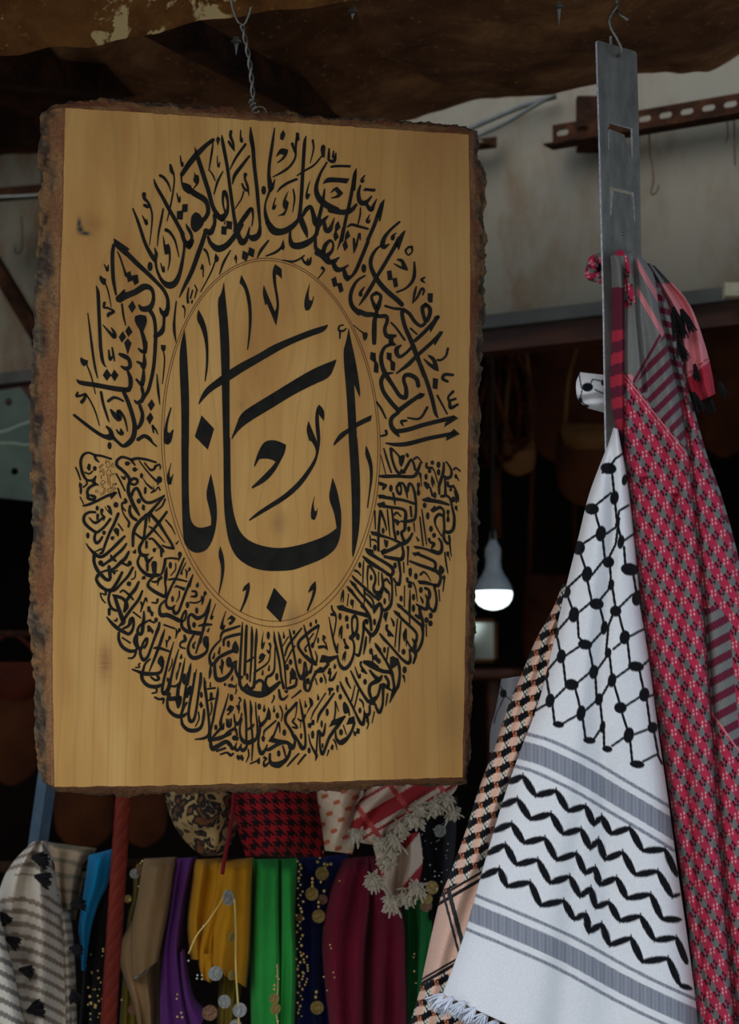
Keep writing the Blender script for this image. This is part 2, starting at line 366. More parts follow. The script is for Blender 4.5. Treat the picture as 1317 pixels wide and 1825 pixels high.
# ================================================================== the wooden board
CA, CB, CC, CD_ = (116, 192), (835, 240), (824, 1385), (97, 1402)
rs = [np.array(ray(*p)) for p in (CA, CB, CC, CD_)]
d1 = 2.53
sol = np.linalg.solve(np.stack([-rs[1], rs[2], -rs[3]], 1), -d1 * rs[0])
PA, PB, PC, PD = (CAM + Vector(r) * d for r, d in zip(rs, (d1, *sol)))
BX = ((PB - PA) + (PC - PD)).normalized(); BZ = (PA - PD) + (PB - PC); BZ = (BZ - BX * BZ.dot(BX)).normalized(); BY = BZ.cross(BX)
BO = (PC + PD) / 2
BM = Matrix((BX, BY, BZ)).transposed().to_4x4(); BM.translation = BO
aBX, aBY, aBZ, aBO = (np.array(q) for q in (BX, BY, BZ, BO)); aPA = np.array((PA + PB + PC + PD) / 4)
def b2l(x, y, off=0.0):
    """photo pixel -> board coordinates (x, off, z) on the plane off behind the face"""
    x = np.asarray(x, float); y = np.asarray(y, float)
    r = aF + ((x - W / 2) / F)[..., None] * aR - ((y - H / 2) / F)[..., None] * aU
    p0 = aPA + aBY * off; t = ((p0 - aC) @ aBY) / (r @ aBY); p = aC + r * t[..., None] - aBO
    return np.stack([p @ aBX, np.full(x.shape, off), p @ aBZ], -1)
board = empty('calligraphy_board', None, BM)
tag(board, 'bark-edged wooden slab painted with black Arabic calligraphy in an oval, hanging on wire', 'sign')
def bmk(name, v, f, mat, col=None, smooth=True):
    """part of the board given in board coordinates"""
    me = mesh_np(name, v, f, col, smooth, [mat]); o = bpy.data.objects.new(name, me); COL.objects.link(o); o.parent = board; return o

# ---- wood with grain lines bending round the knots
m, nt, N, Lk, B = newmat('pale_planed_wood'); v = coords(N)
sep = N.new('ShaderNodeSeparateXYZ'); Lk.new(v, sep.inputs[0])
def mth(op, a, b=None, clamp=False):
    q = N.new('ShaderNodeMath'); q.operation = op; q.use_clamp = clamp
    for i, val in enumerate((a, b)):
        if val is None: continue
        if isinstance(val, (int, float)): q.inputs[i].default_value = val
        else: Lk.new(val, q.inputs[i])
    return q.outputs[0]
warp = nz(N, Lk, mapping(N, Lk, v, (3, 3, 1.1)), 1.6, 3, .5).outputs[0]
warp2 = nz(N, Lk, mapping(N, Lk, v, (30, 1, 5)), 1.0, 2, .5).outputs[0]
xx = mth('ADD', sep.outputs[0], mth('MULTIPLY', warp, .05)); xx = mth('ADD', xx, mth('MULTIPLY', warp2, .003))
knot_sum = None
for kx, ky, s, a in ((156, 400, .017, .25), (495, 932, .013, .55), (522, 1102, .013, .5), (432, 722, .008, .45), (152, 260, .05, .12), (483, 590, .03, .05)):
    kl = b2l(np.array(kx), np.array(ky)); dx = mth('SUBTRACT', sep.outputs[0], float(kl[0])); dz = mth('SUBTRACT', sep.outputs[2], float(kl[2]))
    r2 = mth('ADD', mth('MULTIPLY', dx, dx), mth('MULTIPLY', mth('MULTIPLY', dz, dz), .55))
    e = mth('EXPONENT', mth('MULTIPLY', r2, -1.0 / (4.0 * s * s)))
    xx = mth('ADD', xx, mth('MULTIPLY', mth('MULTIPLY', e, dx), -.85))
    kk = mth('MULTIPLY', mth('EXPONENT', mth('MULTIPLY', r2, -1.0 / (s * s * .6))), a)
    knot_sum = kk if knot_sum is None else mth('ADD', knot_sum, kk)
def lines(freq, lo, hi):
    s = mth('SINE', mth('MULTIPLY', xx, freq)); r = ramp(N, [(lo, (0, 0, 0, 1)), (hi, (1, 1, 1, 1))]); Lk.new(mth('ADD', mth('MULTIPLY', s, .5), .5), r.inputs[0]); return r.outputs[0]
pat = nz(N, Lk, mapping(N, Lk, v, (6, 6, 1.2)), 2.2, 4, .55).outputs[0]
rp = ramp(N, [(.34, (.43, .195, .044, 1)), (.5, (.55, .285, .072, 1)), (.66, (.63, .355, .105, 1))]); Lk.new(pat, rp.inputs[0]); c = rp.outputs[0]
lf = mth('MULTIPLY', lines(330, .88, 1.0), .30); c = mixc(N, Lk, lf, c, (.36, .19, .06, 1))
lf2 = mth('MULTIPLY', lines(1150, .5, 1.0), .10); c = mixc(N, Lk, lf2, c, (.40, .22, .07, 1))
c = mixc(N, Lk, mth('MULTIPLY', mth('MINIMUM', knot_sum, 1.0), .75), c, (.20, .095, .035, 1))
# burnt-looking smear low on the left and darker patch at the right foot
def smear(x, y, sx, sz, col, amt, c, streak=False):
    kl = b2l(np.array(x), np.array(y)); dx = mth('DIVIDE', mth('SUBTRACT', sep.outputs[0], float(kl[0])), sx); dz = mth('DIVIDE', mth('SUBTRACT', sep.outputs[2], float(kl[2])), sz)
    e = mth('EXPONENT', mth('MULTIPLY', mth('ADD', mth('MULTIPLY', dx, dx), mth('MULTIPLY', dz, dz)), -1.0))
    st = nz(N, Lk, mapping(N, Lk, v, (20, 1, 420)), 1.0, 3, .6).outputs[0]
    return mixc(N, Lk, mth('MULTIPLY', mth('MULTIPLY', e, st) if streak else e, amt, True), c, col)
c = smear(187, 1178, .008, .022, (.22, .07, .022, 1), 1.3, c, True)
c = smear(805, 1275, .02, .05, (.16, .10, .035, 1), .45, c)
c = smear(800, 300, .05, .08, (.36, .15, .04, 1), .3, c)
c = smear(168, 398, .011, .0085, (.36, .17, .035, 1), .7, c)
c = smear(141, 398, .0028, .0062, (.035, .03, .025, 1), 1.0, c)
c = smear(143, 409, .0040, .0042, (.035, .03, .025, 1), 1.1, c)
c = smear(152, 416, .0058, .0026, (.035, .03, .025, 1), 1.1, c)
c = smear(790, 900, .10, .62, (.28, .14, .038, 1), .5, c)  # broad darker brown down the right side: shade painted into the wood colour
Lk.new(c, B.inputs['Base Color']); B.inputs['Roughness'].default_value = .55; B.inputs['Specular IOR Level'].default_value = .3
bump(N, Lk, lf, B, .06, .001); M_WOOD = m

NS = 260
side_front = [[CA, (300, 204), (480, 216), (660, 228), CB], [CB, (838, 500), (834, 800), (830, 1100), CC], [CC, (640, 1391), (460, 1396), (280, 1400), CD_], [CD_, (94, 1150), (98, 900), (105, 600), (112, 380), CA]]
side_outer = [[(74, 200), (95, 188), (120, 181), (180, 175), (235, 178), (290, 184), (340, 189), (400, 189), (450, 199), (520, 203), (600, 209), (680, 212), (760, 217), (820, 224), (850, 234)],
  [(850, 234), (855, 262), (852, 282), (864, 302), (868, 332), (862, 380), (867, 450), (862, 500), (865, 560), (860, 620), (855, 700), (855, 760), (852, 820), (851, 900), (853, 960), (848, 1040), (847, 1120), (842, 1200), (840, 1280), (838, 1340), (832, 1396)],
  [(832, 1396), (780, 1401), (700, 1399), (640, 1406), (560, 1411), (500, 1411), (440, 1413), (380, 1411), (300, 1413), (220, 1419), (150, 1416), (100, 1409), (76, 1394)],
  [(76, 1394), (68, 1360), (62, 1300), (60, 1200), (52, 1100), (55, 1000), (58, 900), (54, 800), (52, 700), (62, 620), (58, 560), (65, 480), (71, 400), (71, 330), (67, 260), (74, 200)]]
fr = np.vstack([resample(s, NS + 1)[:-1] for s in side_front]); ou = np.vstack([resample(s, NS + 1, False)[:-1] for s in side_outer])
NR = len(fr)
wob = np.array([fbm((k * .09, 3.1, 0), 3) for k in range(NR)]); cen = fr.mean(0); dirn = (fr - cen) / np.linalg.norm(fr - cen, axis=1)[:, None]
fr = fr + dirn * wob[:, None] * 1.6
f3 = b2l(fr[:, 0], fr[:, 1], 0.0); o3 = b2l(ou[:, 0], ou[:, 1], 0.030); oc = np.array([0, .02, f3[:, 2].mean()])
out = o3 - f3; out[:, 1] = 0; out /= np.linalg.norm(out, axis=1)[:, None] + 1e-9
rows = []; cols = []; TS = [0, .10, .22, .36, .5, .64, .78, .9, 1.0]
inner = lin((132, 76, 42)); innerp = lin((160, 114, 70)); dk = lin((62, 45, 30)); gr = lin((122, 102, 76)); tan = lin((150, 110, 64))
for t in TS:
    P = f3 * (1 - t) + o3 * t; P[:, 1] = .030 * t ** 1.35
    C = np.zeros((NR, 3))
    for k in range(NR):
        q = P[k] * 1.0; a = .6 * fbm((q[0] * 38, t * 3.1, q[2] * 38), 5) + .5 * fbm((q[0] * 110, t * 7, q[2] * 90), 4); b_ = fbm((q[0] * 14 + 7, t * 1.3, q[2] * 14), 3); crack = abs(fbm((q[0] * 60 + 3, t * 6, q[2] * 22), 4))
        amp = .0032 * min(1, t * 2.2) * (1 if t < 1 else 1.2)
        P[k] += out[k] * amp * a * 1.2; P[k, 1] -= amp * (a * .8 - 1.3 * max(0, .12 - crack) * 6)
        ci = inner * (.5 - .5 * np.tanh(b_ * 5)) + innerp * (.5 + .5 * np.tanh(b_ * 5))
        s_ = .5 + .5 * np.tanh(a * 4); co = dk * (1 - s_) + (gr if b_ > 0 else tan) * s_
        if crack < .07: co = co * .35
        sd_ = k // NS; e = np.clip((t + .35 * b_ - (.62, .34, .66, .40)[sd_]) / .22, 0, 1); ci = ci * (1.15 if sd_ == 0 else 1.0) if sd_ in (0, 1) else (ci * .6 + innerp * .4)
        C[k] = ci * (1 - e) + co * e
    if t == 0: P = f3.copy(); C[:] = inner
    rows.append(P); cols.append(C)
back1 = o3 - out * .004; back1[:, 1] = .046; rows.append(back1); cols.append(np.tile(dk, (NR, 1)))
back2 = o3 - out * .014; back2[:, 1] = .054; rows.append(back2); cols.append(np.tile(dk, (NR, 1)))
m, nt, N, Lk, B = newmat('rough_bark'); a_ = N.new('ShaderNodeVertexColor'); a_.layer_name = 'Col'
n_ = nz(N, Lk, coords(N), 260, 6, .65); r_ = ramp(N, [(.3, (.5, .5, .5, 1)), (.7, (1.15, 1.12, 1.05, 1))]); Lk.new(n_.outputs[0], r_.inputs[0])
Lk.new(mixc(N, Lk, 1.0, a_.outputs[0], r_.outputs[0], 'MULTIPLY'), B.inputs['Base Color']); B.inputs['Roughness'].default_value = .9; bump(N, Lk, n_.outputs[0], B, .8, .004); M_BARK = m
V = np.vstack(rows); Fb = grid_faces(NR, len(rows) - 1, True)
bk = bmk('bark_edge', V, Fb, M_BARK, np.vstack(cols)); bk['label'] = 'rough brown bark rim around the slab'
tri = geometry.tessellate_polygon([[Vector((p[0], p[2], 0)) for p in f3]])
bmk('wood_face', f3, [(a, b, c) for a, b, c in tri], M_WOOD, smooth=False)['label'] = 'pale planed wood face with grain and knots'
tri = geometry.tessellate_polygon([[Vector((p[0], p[2], 0)) for p in back2]])
bmk('back_face', back2, [(c, b, a) for a, b, c in tri], M_WOOD, smooth=False)

# ---- the brush strokes, each traced with its own width
INK = """W 280 450 3.1357 C
p 373,162 380,235 398,410 405,560 404,760 405,1100 370,1100 362,760 352,450 335,265 358,232
p 153,430 165,530 175,720 179,830 177,1080 136,1080 135,850 120,550
p 230,318 255,360 280,430 287,540 285,640 270,722 265,718 275,600 268,500 245,420 218,370
p 470,125 505,190 525,270 530,370 520,470 508,545 502,543 512,440 512,330 500,250 485,195 460,170
p 660,65 695,92 697,148 680,130 663,120 665,180 678,250 682,310 665,410 640,350 613,285 605,298 588,232 595,180 625,255 658,330 670,300 660,230 645,150 645,95
p 855,165 845,230 850,265 865,270 873,240 876,245 870,285 850,322 830,325 820,300 825,250
p 957,402 938,442 850,470 720,525 600,595 480,665 405,715 355,742 290,785 232,850 230,840 262,765 330,710 405,655 480,610 570,565 640,520 760,470 860,430
p 1003,597 990,640 963,700 880,735 760,795 640,870 530,935 460,985 417,1045 415,1035 440,970 465,900 540,850 640,790 760,715 880,645
s 1040,405,8 1018,412,10 1015,435,12 1040,438,12 1055,425,8
s 1022,440,12 1020,480,8
p 1070,420 1085,500 1110,610 1135,770 1132,810 1118,780 1105,745 1100,740 1110,900 1118,1080 1072,1080 1060,800 1037,560 1055,500
p 1200,908 1193,940 1115,975 1060,1015 985,1082 988,1060 1020,1010 1065,985 1110,950 1160,925
p 905,850 925,870 935,895 932,942 918,925 903,905 905,960 912,1030 910,1070 900,1130 885,1180 850,1240 800,1310 720,1380 600,1450 515,1500 513,1493 560,1450 620,1410 700,1360 780,1290 840,1215 880,1150 890,1110 870,1065 855,1050 850,1055 832,995 845,940 865,990 895,1060 885,980 882,920 890,870
p 248,910 318,985 283,1102 210,1028
p 78,868 55,960 55,1000 70,1010 85,990 88,1000 78,1050 60,1075 40,1066 35,1010 50,940
W 280 780 3.1357 C
p 370,0 372,350 378,450 395,560 415,620 445,670 490,705 540,730 610,745 690,745 760,740 830,715 920,680 985,635 1010,595 1025,540 1030,440 1025,390 1005,290 980,222 970,270 957,340 990,420 1003,505 960,540 880,575 780,605 680,620 580,605 500,570 455,515 430,440 415,350 410,250 408,0
p 135,0 176,0 175,250 180,430 195,480 225,503 260,503 300,490 303,455 290,390 270,315 300,200 320,290 332,370 335,440 325,520 305,585 275,630 230,645 195,638 165,612 145,575 137,350
p 1070,0 1118,0 1133,200 1135,400 1128,520 1110,620 1095,668 1088,655 1090,500 1085,250
p 1167,42 1185,80 1205,150 1205,230 1190,310 1178,395 1172,390 1185,290 1190,200 1180,140 1160,95
p 605,20 640,12 680,20 720,40 715,80 690,130 650,200 600,250 530,285 528,275 580,225 640,165 662,135 640,122 600,115 570,120 545,163 540,158 560,90 585,40
p 883,320 872,370 880,410 890,410 897,390 893,430 880,460 862,455 857,430 865,370
p 653,838 725,918 690,1032 610,950
p 75,145 65,200 78,230 90,208 78,262 58,262 55,235 62,190
p 515,808 520,840 505,900 470,972 462,968 485,910 498,850 475,860 485,830
p 885,800 890,850 875,900 842,972 835,965 860,900 872,850 842,868 855,830
p 352,605 372,660 378,730 365,810 342,885 340,878 355,800 358,720 340,655
W 120 420 6.585 U
s 545,110,40 530,200,45 530,350,45 540,520,42 570,690,25
p 543,32 560,38 730,155 725,165 700,180 720,205 690,245 590,160 555,120 525,120 548,95
s 660,170,60 820,330,55 950,450,50 1060,560,42 1130,640,42 1175,740,40 1180,860,50
s 1085,850,20 1110,900,50 1150,920,70 1175,860,50
s 1135,950,35 1130,1050,35 1110,1120,60 1070,1160,55 1030,1180,45
s 610,740,90 700,700,75 800,660,70 900,600,75 980,620,50 1010,700,40 1000,790,50 960,850,70 880,860,60 840,815,20
s 970,880,50 1010,950,45 1030,1050,40 1035,1200,42 1030,1330,42
p 585,710 660,630 680,635 678,665 700,690 640,780 620,790
s 590,190,15 620,260,20 660,380,22 690,470,35
p 690,440 738,415 752,470 825,455 838,550 790,582 765,525 710,548
d 970,362,30,55
p 765,760 805,840 757,908 712,830
p 850,925 920,940 940,1000 910,1080 885,1140 860,1130 810,1050 785,990 795,945
s 870,1120,40 900,1220,50 915,1330,50
s 240,910,12 270,1150,25 290,1330,28
s 340,590,12 360,680,40 370,900,40 390,1330,40
p 385,465 420,495 455,510 450,570 425,580 390,550 372,495
s 445,560,16 480,660,18 515,835,10
s 430,335,10 450,370,22 470,410,30 480,345,14
s 435,790,35 430,840,30 480,850,25 545,890,30 490,920,45 475,945,30
s 420,1050,12 480,1120,30 550,1190,45 550,1140,40 515,1080,12
s 640,805,25 660,950,25 685,1055,12
p 720,1055 765,1130 715,1190 678,1120
p 650,1120 690,1190 638,1258 603,1190
p 710,1205 755,1260 708,1397 665,1255
s 1275,770,10 1255,950,18 1245,1100,18 1275,1255,8
W 120 610 6.585 U
s 915,0,50 915,60,50 905,120,45
s 835,75,20 870,105,40 910,110,50
s 900,150,25 905,240,50 895,300,45
s 820,230,25 860,250,35 890,290,50
s 895,330,30 890,430,50 875,500,50
s 810,435,25 840,470,35 870,490,60
s 875,540,40 890,620,40 870,690,45
s 790,685,22 820,710,40 860,690,45
s 850,740,40 880,840,42 870,930,50 830,1000,40 800,1000,50
s 1032,0,42 1025,150,42 1010,300,42 985,430,42 950,560,42 910,630,35 870,700,35
s 660,580,45 720,720,48 770,880,48 790,1000,55 770,1120,60 710,1190,60 650,1215,40 580,1160,35 530,1110,50
s 80,855,32 200,950,38 320,1040,40 420,1100,45 500,1115,75
s 460,990,25 500,1030,45 520,1090,60
d 495,1213,25,42
s 283,0,28 305,180,28 330,320,25 355,420,12
s 385,0,35 405,180,40 430,260,25 455,290,10
p 1095,30 1155,35 1150,90 1125,118 1100,80
s 1128,110,14 1140,200,16 1130,350,16 1115,490,10
s 1050,375,12 1065,560,30 1085,730,10
p 990,668 1027,735 980,808 940,735
p 975,820 1010,885 965,968 925,890
s 1000,980,30 1012,1060,18
s 1005,985,25 1040,1030,20 1060,1080,12
s 830,1140,45 900,1100,45 960,1130,45 1000,1180,25 1045,1220,18
s 1215,770,15 1170,930,28 1155,1060,40 1165,1160,70 1200,1140,50 1240,1030,12
s 485,95,20 500,200,35 525,170,25
s 525,65,20 540,150,28 555,220,15
s 615,140,35 670,165,55 720,200,45 735,280,45 690,310,50 635,285,25
s 710,340,30 740,430,50 735,530,50 680,565,55
s 110,440,15 160,475,50 320,500,55 480,530,55 600,550,60 720,560,50
p 160,175 205,205 240,210 240,250 195,285 160,250 145,200
s 225,260,16 280,400,18 330,605,12
p 463,310 515,385 462,455 415,385
p 552,318 600,385 555,460 510,390
s 120,590,25 110,630,35 160,625,28 210,610,30 200,660,40 170,700,45
s 215,605,20 270,690,18 330,820,18 375,975,12
s 395,585,30 420,720,32 470,880,25 490,940,10
s 480,690,35 540,650,35 600,660,28 655,690,22
s 510,795,25 560,860,60 610,900,60 600,810,50 660,870,30 690,960,22 705,1045,12
s 575,1025,15 600,1060,30 640,1070,50 625,1020,20
W 230 340 6.585 U
s 45,210,18 110,380,35 190,620,40 270,770,50 310,830,40
s 300,670,12 318,740,40 300,800,60
s 310,830,30 330,940,30 390,1060,45 470,1110,80 540,1080,70 590,980,48 620,850,40 645,700,30 650,620,35
s 400,215,20 375,350,28 345,500,22 332,650,10
p 395,515 415,570 425,635 465,622 485,680 492,790 480,860 455,945 450,935 468,830 465,740 420,752 400,640
s 370,850,10 385,900,22 405,950,28 410,890,14
s 435,460,45 480,490,35 540,590,25 585,775,12
s 620,500,48 650,590,50 700,640,75 740,590,50
p 660,380 700,420 745,490 755,560 745,640 715,690 680,680 650,640 640,580 690,590 715,570 720,530 690,480 670,440
s 900,470,45 860,600,52 800,770,55 730,960,50 650,1120,40 590,1250,12
s 925,540,30 960,620,50 1040,680,80 1130,650,70 1200,580,60 1260,500,60 1320,400,50
p 1145,350 1210,365 1205,455 1145,445 1140,520 1080,510 1085,415 1140,420
s 1120,390,14 1130,350,10
s 885,690,30 920,740,25 950,875,12
p 1015,730 1055,790 1045,830 1005,845 1000,790
s 1005,840,18 960,960,18 840,1185,12
p 855,855 880,880 875,1015 862,1015 860,920 840,930 835,910
s 1190,700,14 1110,840,28 1060,980,14
p 1250,745 1272,780 1258,860 1250,855 1248,800 1230,820 1235,780
s 700,1140,14 685,1230,25 690,1310,30
s 770,1105,14 800,1170,18
s 745,1170,18 720,1260,18
s 790,1180,20 770,1260,12
s 740,1290,20 735,1317,20
W 280 450 3.1357 U
s 108,275,5 98,380,8 105,500,4
s 145,300,14 155,320,8 152,365,4
W 230 220 6.585 U
s 175,830,50 180,880,40 225,930,30 255,1000,22 270,1080,22 265,1200,18 240,1430,10
s 180,960,35 215,975,45 245,975,20
s 155,1080,10 180,1130,25 205,1180,35 205,1130,15
s 292,655,12 320,740,35 400,880,42 470,1010,45 550,1150,45 630,1300,48
s 485,490,30 500,560,45 520,590,30
s 522,590,20 530,680,18 510,840,20 485,970,20 445,1145,12
s 365,612,35 410,640,35 460,710,25 490,800,12
s 600,380,12 610,450,22 625,500,28 630,460,16
s 985,195,45 900,260,50 790,370,65 700,480,62 620,600,50
p 770,268 800,330 810,370 770,390
p 600,600 625,610 625,690 700,710 735,740 725,760 760,790 700,830 630,785 605,690
s 680,760,70 780,830,70 880,890,65 920,960,50 925,1050,50 880,1130,50
s 805,400,50 870,600,52 930,790,50 980,970,48 1040,1080,60 1090,1120,70
s 1090,1110,80 1145,1050,45 1160,950,28 1140,840,40 1115,800,40 1100,880,30 1105,960,22 1125,1040,20
s 1000,1080,40 1005,1160,40 985,1230,50 950,1280,70 900,1260,60
p 780,1040 830,1060 850,1100 890,1110 870,1200 800,1270 770,1280 730,1240 720,1180 730,1080
p 625,950 688,945 685,1035 635,1045 628,1130 560,1125 562,1030 620,1022
s 560,820,12 575,880,22 590,920,28 598,860,14
p 765,565 780,600 815,610 825,660 815,710 755,775 750,765 785,710 760,690 752,660 765,620
s 985,230,14 970,340,25 935,555,14
s 950,555,15 990,620,20 1008,675,12
s 1100,565,14 1040,680,28 995,830,14
p 1040,150 1070,180 1040,265 1020,190
s 1035,380,8 1035,440,14 1050,510,22 1065,455,10
s 1088,140,12 1100,230,40 1150,500,38 1190,800,38 1230,1080,40 1255,1230,50
W 400 220 6.585 U
s 75,95,35 70,150,35 100,230,28 115,320,12
s 50,215,30 80,265,30 118,325,10
s 190,80,14 190,190,25 205,215,25 210,170,10
s 245,245,30 130,410,28 65,540,12
s 290,385,25 200,500,38 120,610,42 92,715,10
s 245,600,45 240,650,25 270,740,30 288,850,8
s 205,710,22 235,770,30 270,790,30
s 225,800,18 200,880,18 125,1000,12
s 305,45,12 315,180,50 335,300,45 350,500,42 380,760,42 400,1000,40 415,1200,30 400,1290,40
p 315,180 340,230 360,325 345,325 320,330
s 320,1200,15 335,1090,22 315,1000,40 250,1080,55 180,1180,50 130,1260,60
s 588,55,14 560,250,35 530,450,35 520,600,38 535,720,60 540,780,50
s 590,660,12 560,760,40
s 530,790,30 480,940,22 480,1060,40 510,1170,60
s 510,1170,60 580,1260,90 680,1270,75 780,1220,65 860,1140,45 890,1080,50
d 460,785,28,52
p 690,75 715,130 690,200 650,185 655,130
p 690,290 750,310 735,370 690,430 620,472 615,460 670,410 695,375 670,360 640,365 612,395 605,385 630,330 650,300
s 855,125,40 865,190,30
s 850,160,30 835,280,28 830,400,25 770,500,28 680,570,28 570,628,14
s 795,240,35 825,340,20
s 957,150,12 940,230,38 925,450,40 905,800,42 890,1000,42 880,1100,50
s 1035,200,28 1045,300,20 1005,465,10
p 1160,245 1185,270 1175,400 1150,400 1125,330 1130,270
s 1140,385,18 1050,490,22 940,555,25 850,615,14
s 845,655,30 740,700,32 660,755,28 620,805,12
p 1012,660 985,760 975,820 1000,830 1010,815 1000,860 970,900 945,870 955,800 985,700
s 805,775,18 822,880,22 800,1040,10
p 755,780 735,850 720,895 755,925 740,1010 705,1080 620,1088 690,1050 712,1015 680,980 685,900
s 600,875,12 580,940,18 575,1000,35 605,960,12
s 1200,460,22 1120,600,32 1075,760,50 1110,880,70 1200,960,75 1317,1020,75
s 1175,775,18 1155,900,40 1135,1000,40 1100,1150,45 1080,1300,45
s 920,1080,35 960,1010,50 1010,980,45 1040,1060,50 1070,1170,70 1110,1190,60
s 1110,1190,50 1170,1130,45 1215,1085,14
s 1165,1150,40 1190,1250,55 1230,1250,60 1260,1190,35 1288,1110,10
W 400 350 6.585 U
s 135,370,60 170,480,60 210,540,75 260,490,45 295,360,14
s 290,470,40 340,490,80 400,450,60 420,360,30
p 215,635 275,665 290,595 355,625 340,720 285,690 255,765 200,725
s 515,520,22 430,630,35 385,720,14
p 690,505 708,590 695,635 650,605
s 670,600,30 600,655,30 490,700,18
s 680,750,14 800,765,25 880,735,22 935,695,18
s 910,720,20 935,770,30 990,790,45 1015,720,18
s 980,730,12 970,770,25
p 870,270 920,240 985,400 975,500 930,430 880,330
s 770,400,25 770,500,40 800,570,70 880,580,80 980,540,70 1060,470,45 1095,380,45 1120,280,45
s 1065,480,35 1070,600,45 1120,660,70 1160,670,60
s 1160,640,50 1185,570,50 1240,520,35 1275,560,25 1260,640,35 1200,710,60 1240,770,55 1300,755,50
W 550 250 7.3167 U
s 265,110,20 262,200,35 265,260,35 330,270,50 355,170,18
s 325,140,18 315,220,30
p 280,362 285,335 340,318 555,325 540,358 400,350
p 180,572 215,510 260,480 400,490 533,500 495,565 380,548 260,548
p 370,605 450,685 430,720 380,755 295,760 290,748 350,730 375,700 340,655 285,695 283,685 320,630
s 280,910,70 400,935,70 500,935,70 570,900,55 620,840,35
s 620,370,12 600,450,45 575,600,45 545,760,45 520,880,45 490,1000,42 460,1150,42 430,1310,42
p 575,430 622,370 628,450 608,655 590,660 585,600 560,640
s 730,460,18 690,520,35 700,545,30 725,520,14
s 675,590,22 650,680,45 660,780,60 700,820,70 760,800,50 820,730,20
s 740,810,40 790,890,55 820,900,60 850,840,35 885,770,14
p 705,660 735,622 875,635 862,672 760,662
s 675,880,16 670,980,25 640,1100,18
s 505,1130,20 560,1100,35 640,1120,35 770,1155,30
s 795,970,12 760,1050,35 780,1070,35 800,1035,12
s 985,775,12 950,850,50 900,980,50 850,1120,48 770,1300,48
p 920,830 985,775 985,830 935,1055 915,1060 915,1000 885,1020
W 560 380 7.3167 U
s 380,200,42 345,350,35 300,475,10
p 440,215 470,300 415,350 440,440 395,497 365,410 400,355 398,280
p 315,100 343,185 290,240 320,310 270,370 243,290 270,240 268,150
s 515,335,30 520,430,35 515,520,12
s 515,520,12 545,430,30 570,330,25 590,270,35 600,350,14
s 700,370,48 610,590,48 540,750,48 480,830,35 430,860,60
s 30,520,60 100,560,60 180,640,55 240,630,50 320,580,22
s 240,640,50 290,730,70 360,730,50 440,680,20
s 385,740,50 420,840,70 470,830,45
p 220,860 280,825 300,915 355,905 382,1010 330,1040 300,945 250,965
s 105,715,45 125,750,25 50,850,14
d 645,720,32,58
s 1110,115,30 1000,210,35 920,310,50 890,400,65 910,440,60 975,405,16
s 870,420,20 800,480,35 745,580,50 735,680,50 780,800,60 850,910,65 950,1020,65 1080,1130,65 1140,1190,60
s 1065,260,14 1020,300,35 1020,335,45 1045,310,20
p 1185,220 1190,235 1105,480 1090,480 1085,440 1060,460 1040,400 1130,260
s 1110,330,60 1000,520,48 900,690,48 820,820,45 740,960,50 660,1090,45 585,1200,14
s 1270,440,35 1275,500,22 1225,545,22 1190,490,30 1230,445,30 1270,440,30
p 1075,595 1130,590 1170,610 1225,740 1210,750 1110,720 1030,660 1035,650 1140,695 1130,640 1080,615
p 945,755 1005,745 1020,850 1075,840 1092,955 1040,970 1020,870 960,875
s 1305,640,25 1305,800,45 1270,900,40 1190,980,30 1075,1030,25
s 660,815,22 560,880,35 490,1000,48 470,1120,50 500,1220,60 580,1300,70
s 650,965,18 600,1040,40 605,1070,40 625,1045,12
s 810,1040,50 750,1080,40 760,1150,40 815,1240,70 860,1130,45 860,1070,45 810,1040,40
s 815,1240,60 810,1317,40
s 925,1210,30 1030,1240,32 1130,1250,40
W 640 480 6.9316 U
s 0,520,60 80,555,65 180,560,55 250,580,50 330,580,50 345,640,45 315,740,45 340,820,55 400,830,60 445,820,35
s 210,540,45 190,640,55 185,780,62 185,910,50
s 390,840,50 400,910,65 440,930,30
s 400,920,40 310,970,40 270,1080,50 285,1200,55 330,1310,65
s 515,940,22 465,980,55 465,1040,55 500,1080,45 570,1040,35 640,970,35
s 545,500,50 530,560,50 570,720,50 640,880,55 700,1040,60 760,1200,50 800,1317,48
s 560,505,45 620,550,45 690,650,45 760,700,40 810,670,40
s 820,440,55 780,480,50 800,590,45 830,640,50 870,560,50 870,480,50 820,430,40
p 845,295 910,295 905,412 860,410 845,380
s 705,215,18 685,290,35 660,420,14
s 660,415,14 720,340,30 770,240,30 800,260,30 785,315,20
s 810,100,20 770,130,35 810,165,16
s 395,660,22 460,730,28 560,870,28
s 635,730,25 710,800,22
s 970,590,50 920,650,48 800,780,45 690,880,45
p 930,580 1000,580 880,785 870,740
p 990,765 1043,768 935,945 920,910
s 1000,800,50 900,900,45 800,990,45 700,1080,45 600,1180,50 460,1285,18
p 40,790 90,775 108,800 95,860 65,885 45,850
s -70,690,10 0,750,14 50,785,22
p 140,1020 205,1035 205,1130 243,1175 235,1285 178,1268 185,1150 133,1110
p 340,1025 400,1035 400,1120 447,1155 438,1258 388,1245 385,1140 338,1105
s 415,1280,20 330,1290,40
s 1095,980,30 1070,1070,28 1010,1120,28 970,1120,30
p 850,1055 910,1070 960,1130 985,1260 930,1250 840,1180 790,1105 800,1100 910,1180 905,1130 850,1080
W 640 630 6.9316 U
s 300,270,50 270,350,50 300,470,50 390,600,55 480,700,55
s 340,280,60 420,400,48 500,520,50 570,540,60 580,440,50 550,330,45 570,270,50 640,270,55 710,320,55 730,400,50
s 480,710,60 600,620,55 760,510,50
p 740,485 812,495 800,530 740,570
s 480,730,45 400,800,50 395,890,55 440,960,60 490,1020,25
s 450,965,55 600,940,55 800,880,52 1000,830,52 1150,795,52
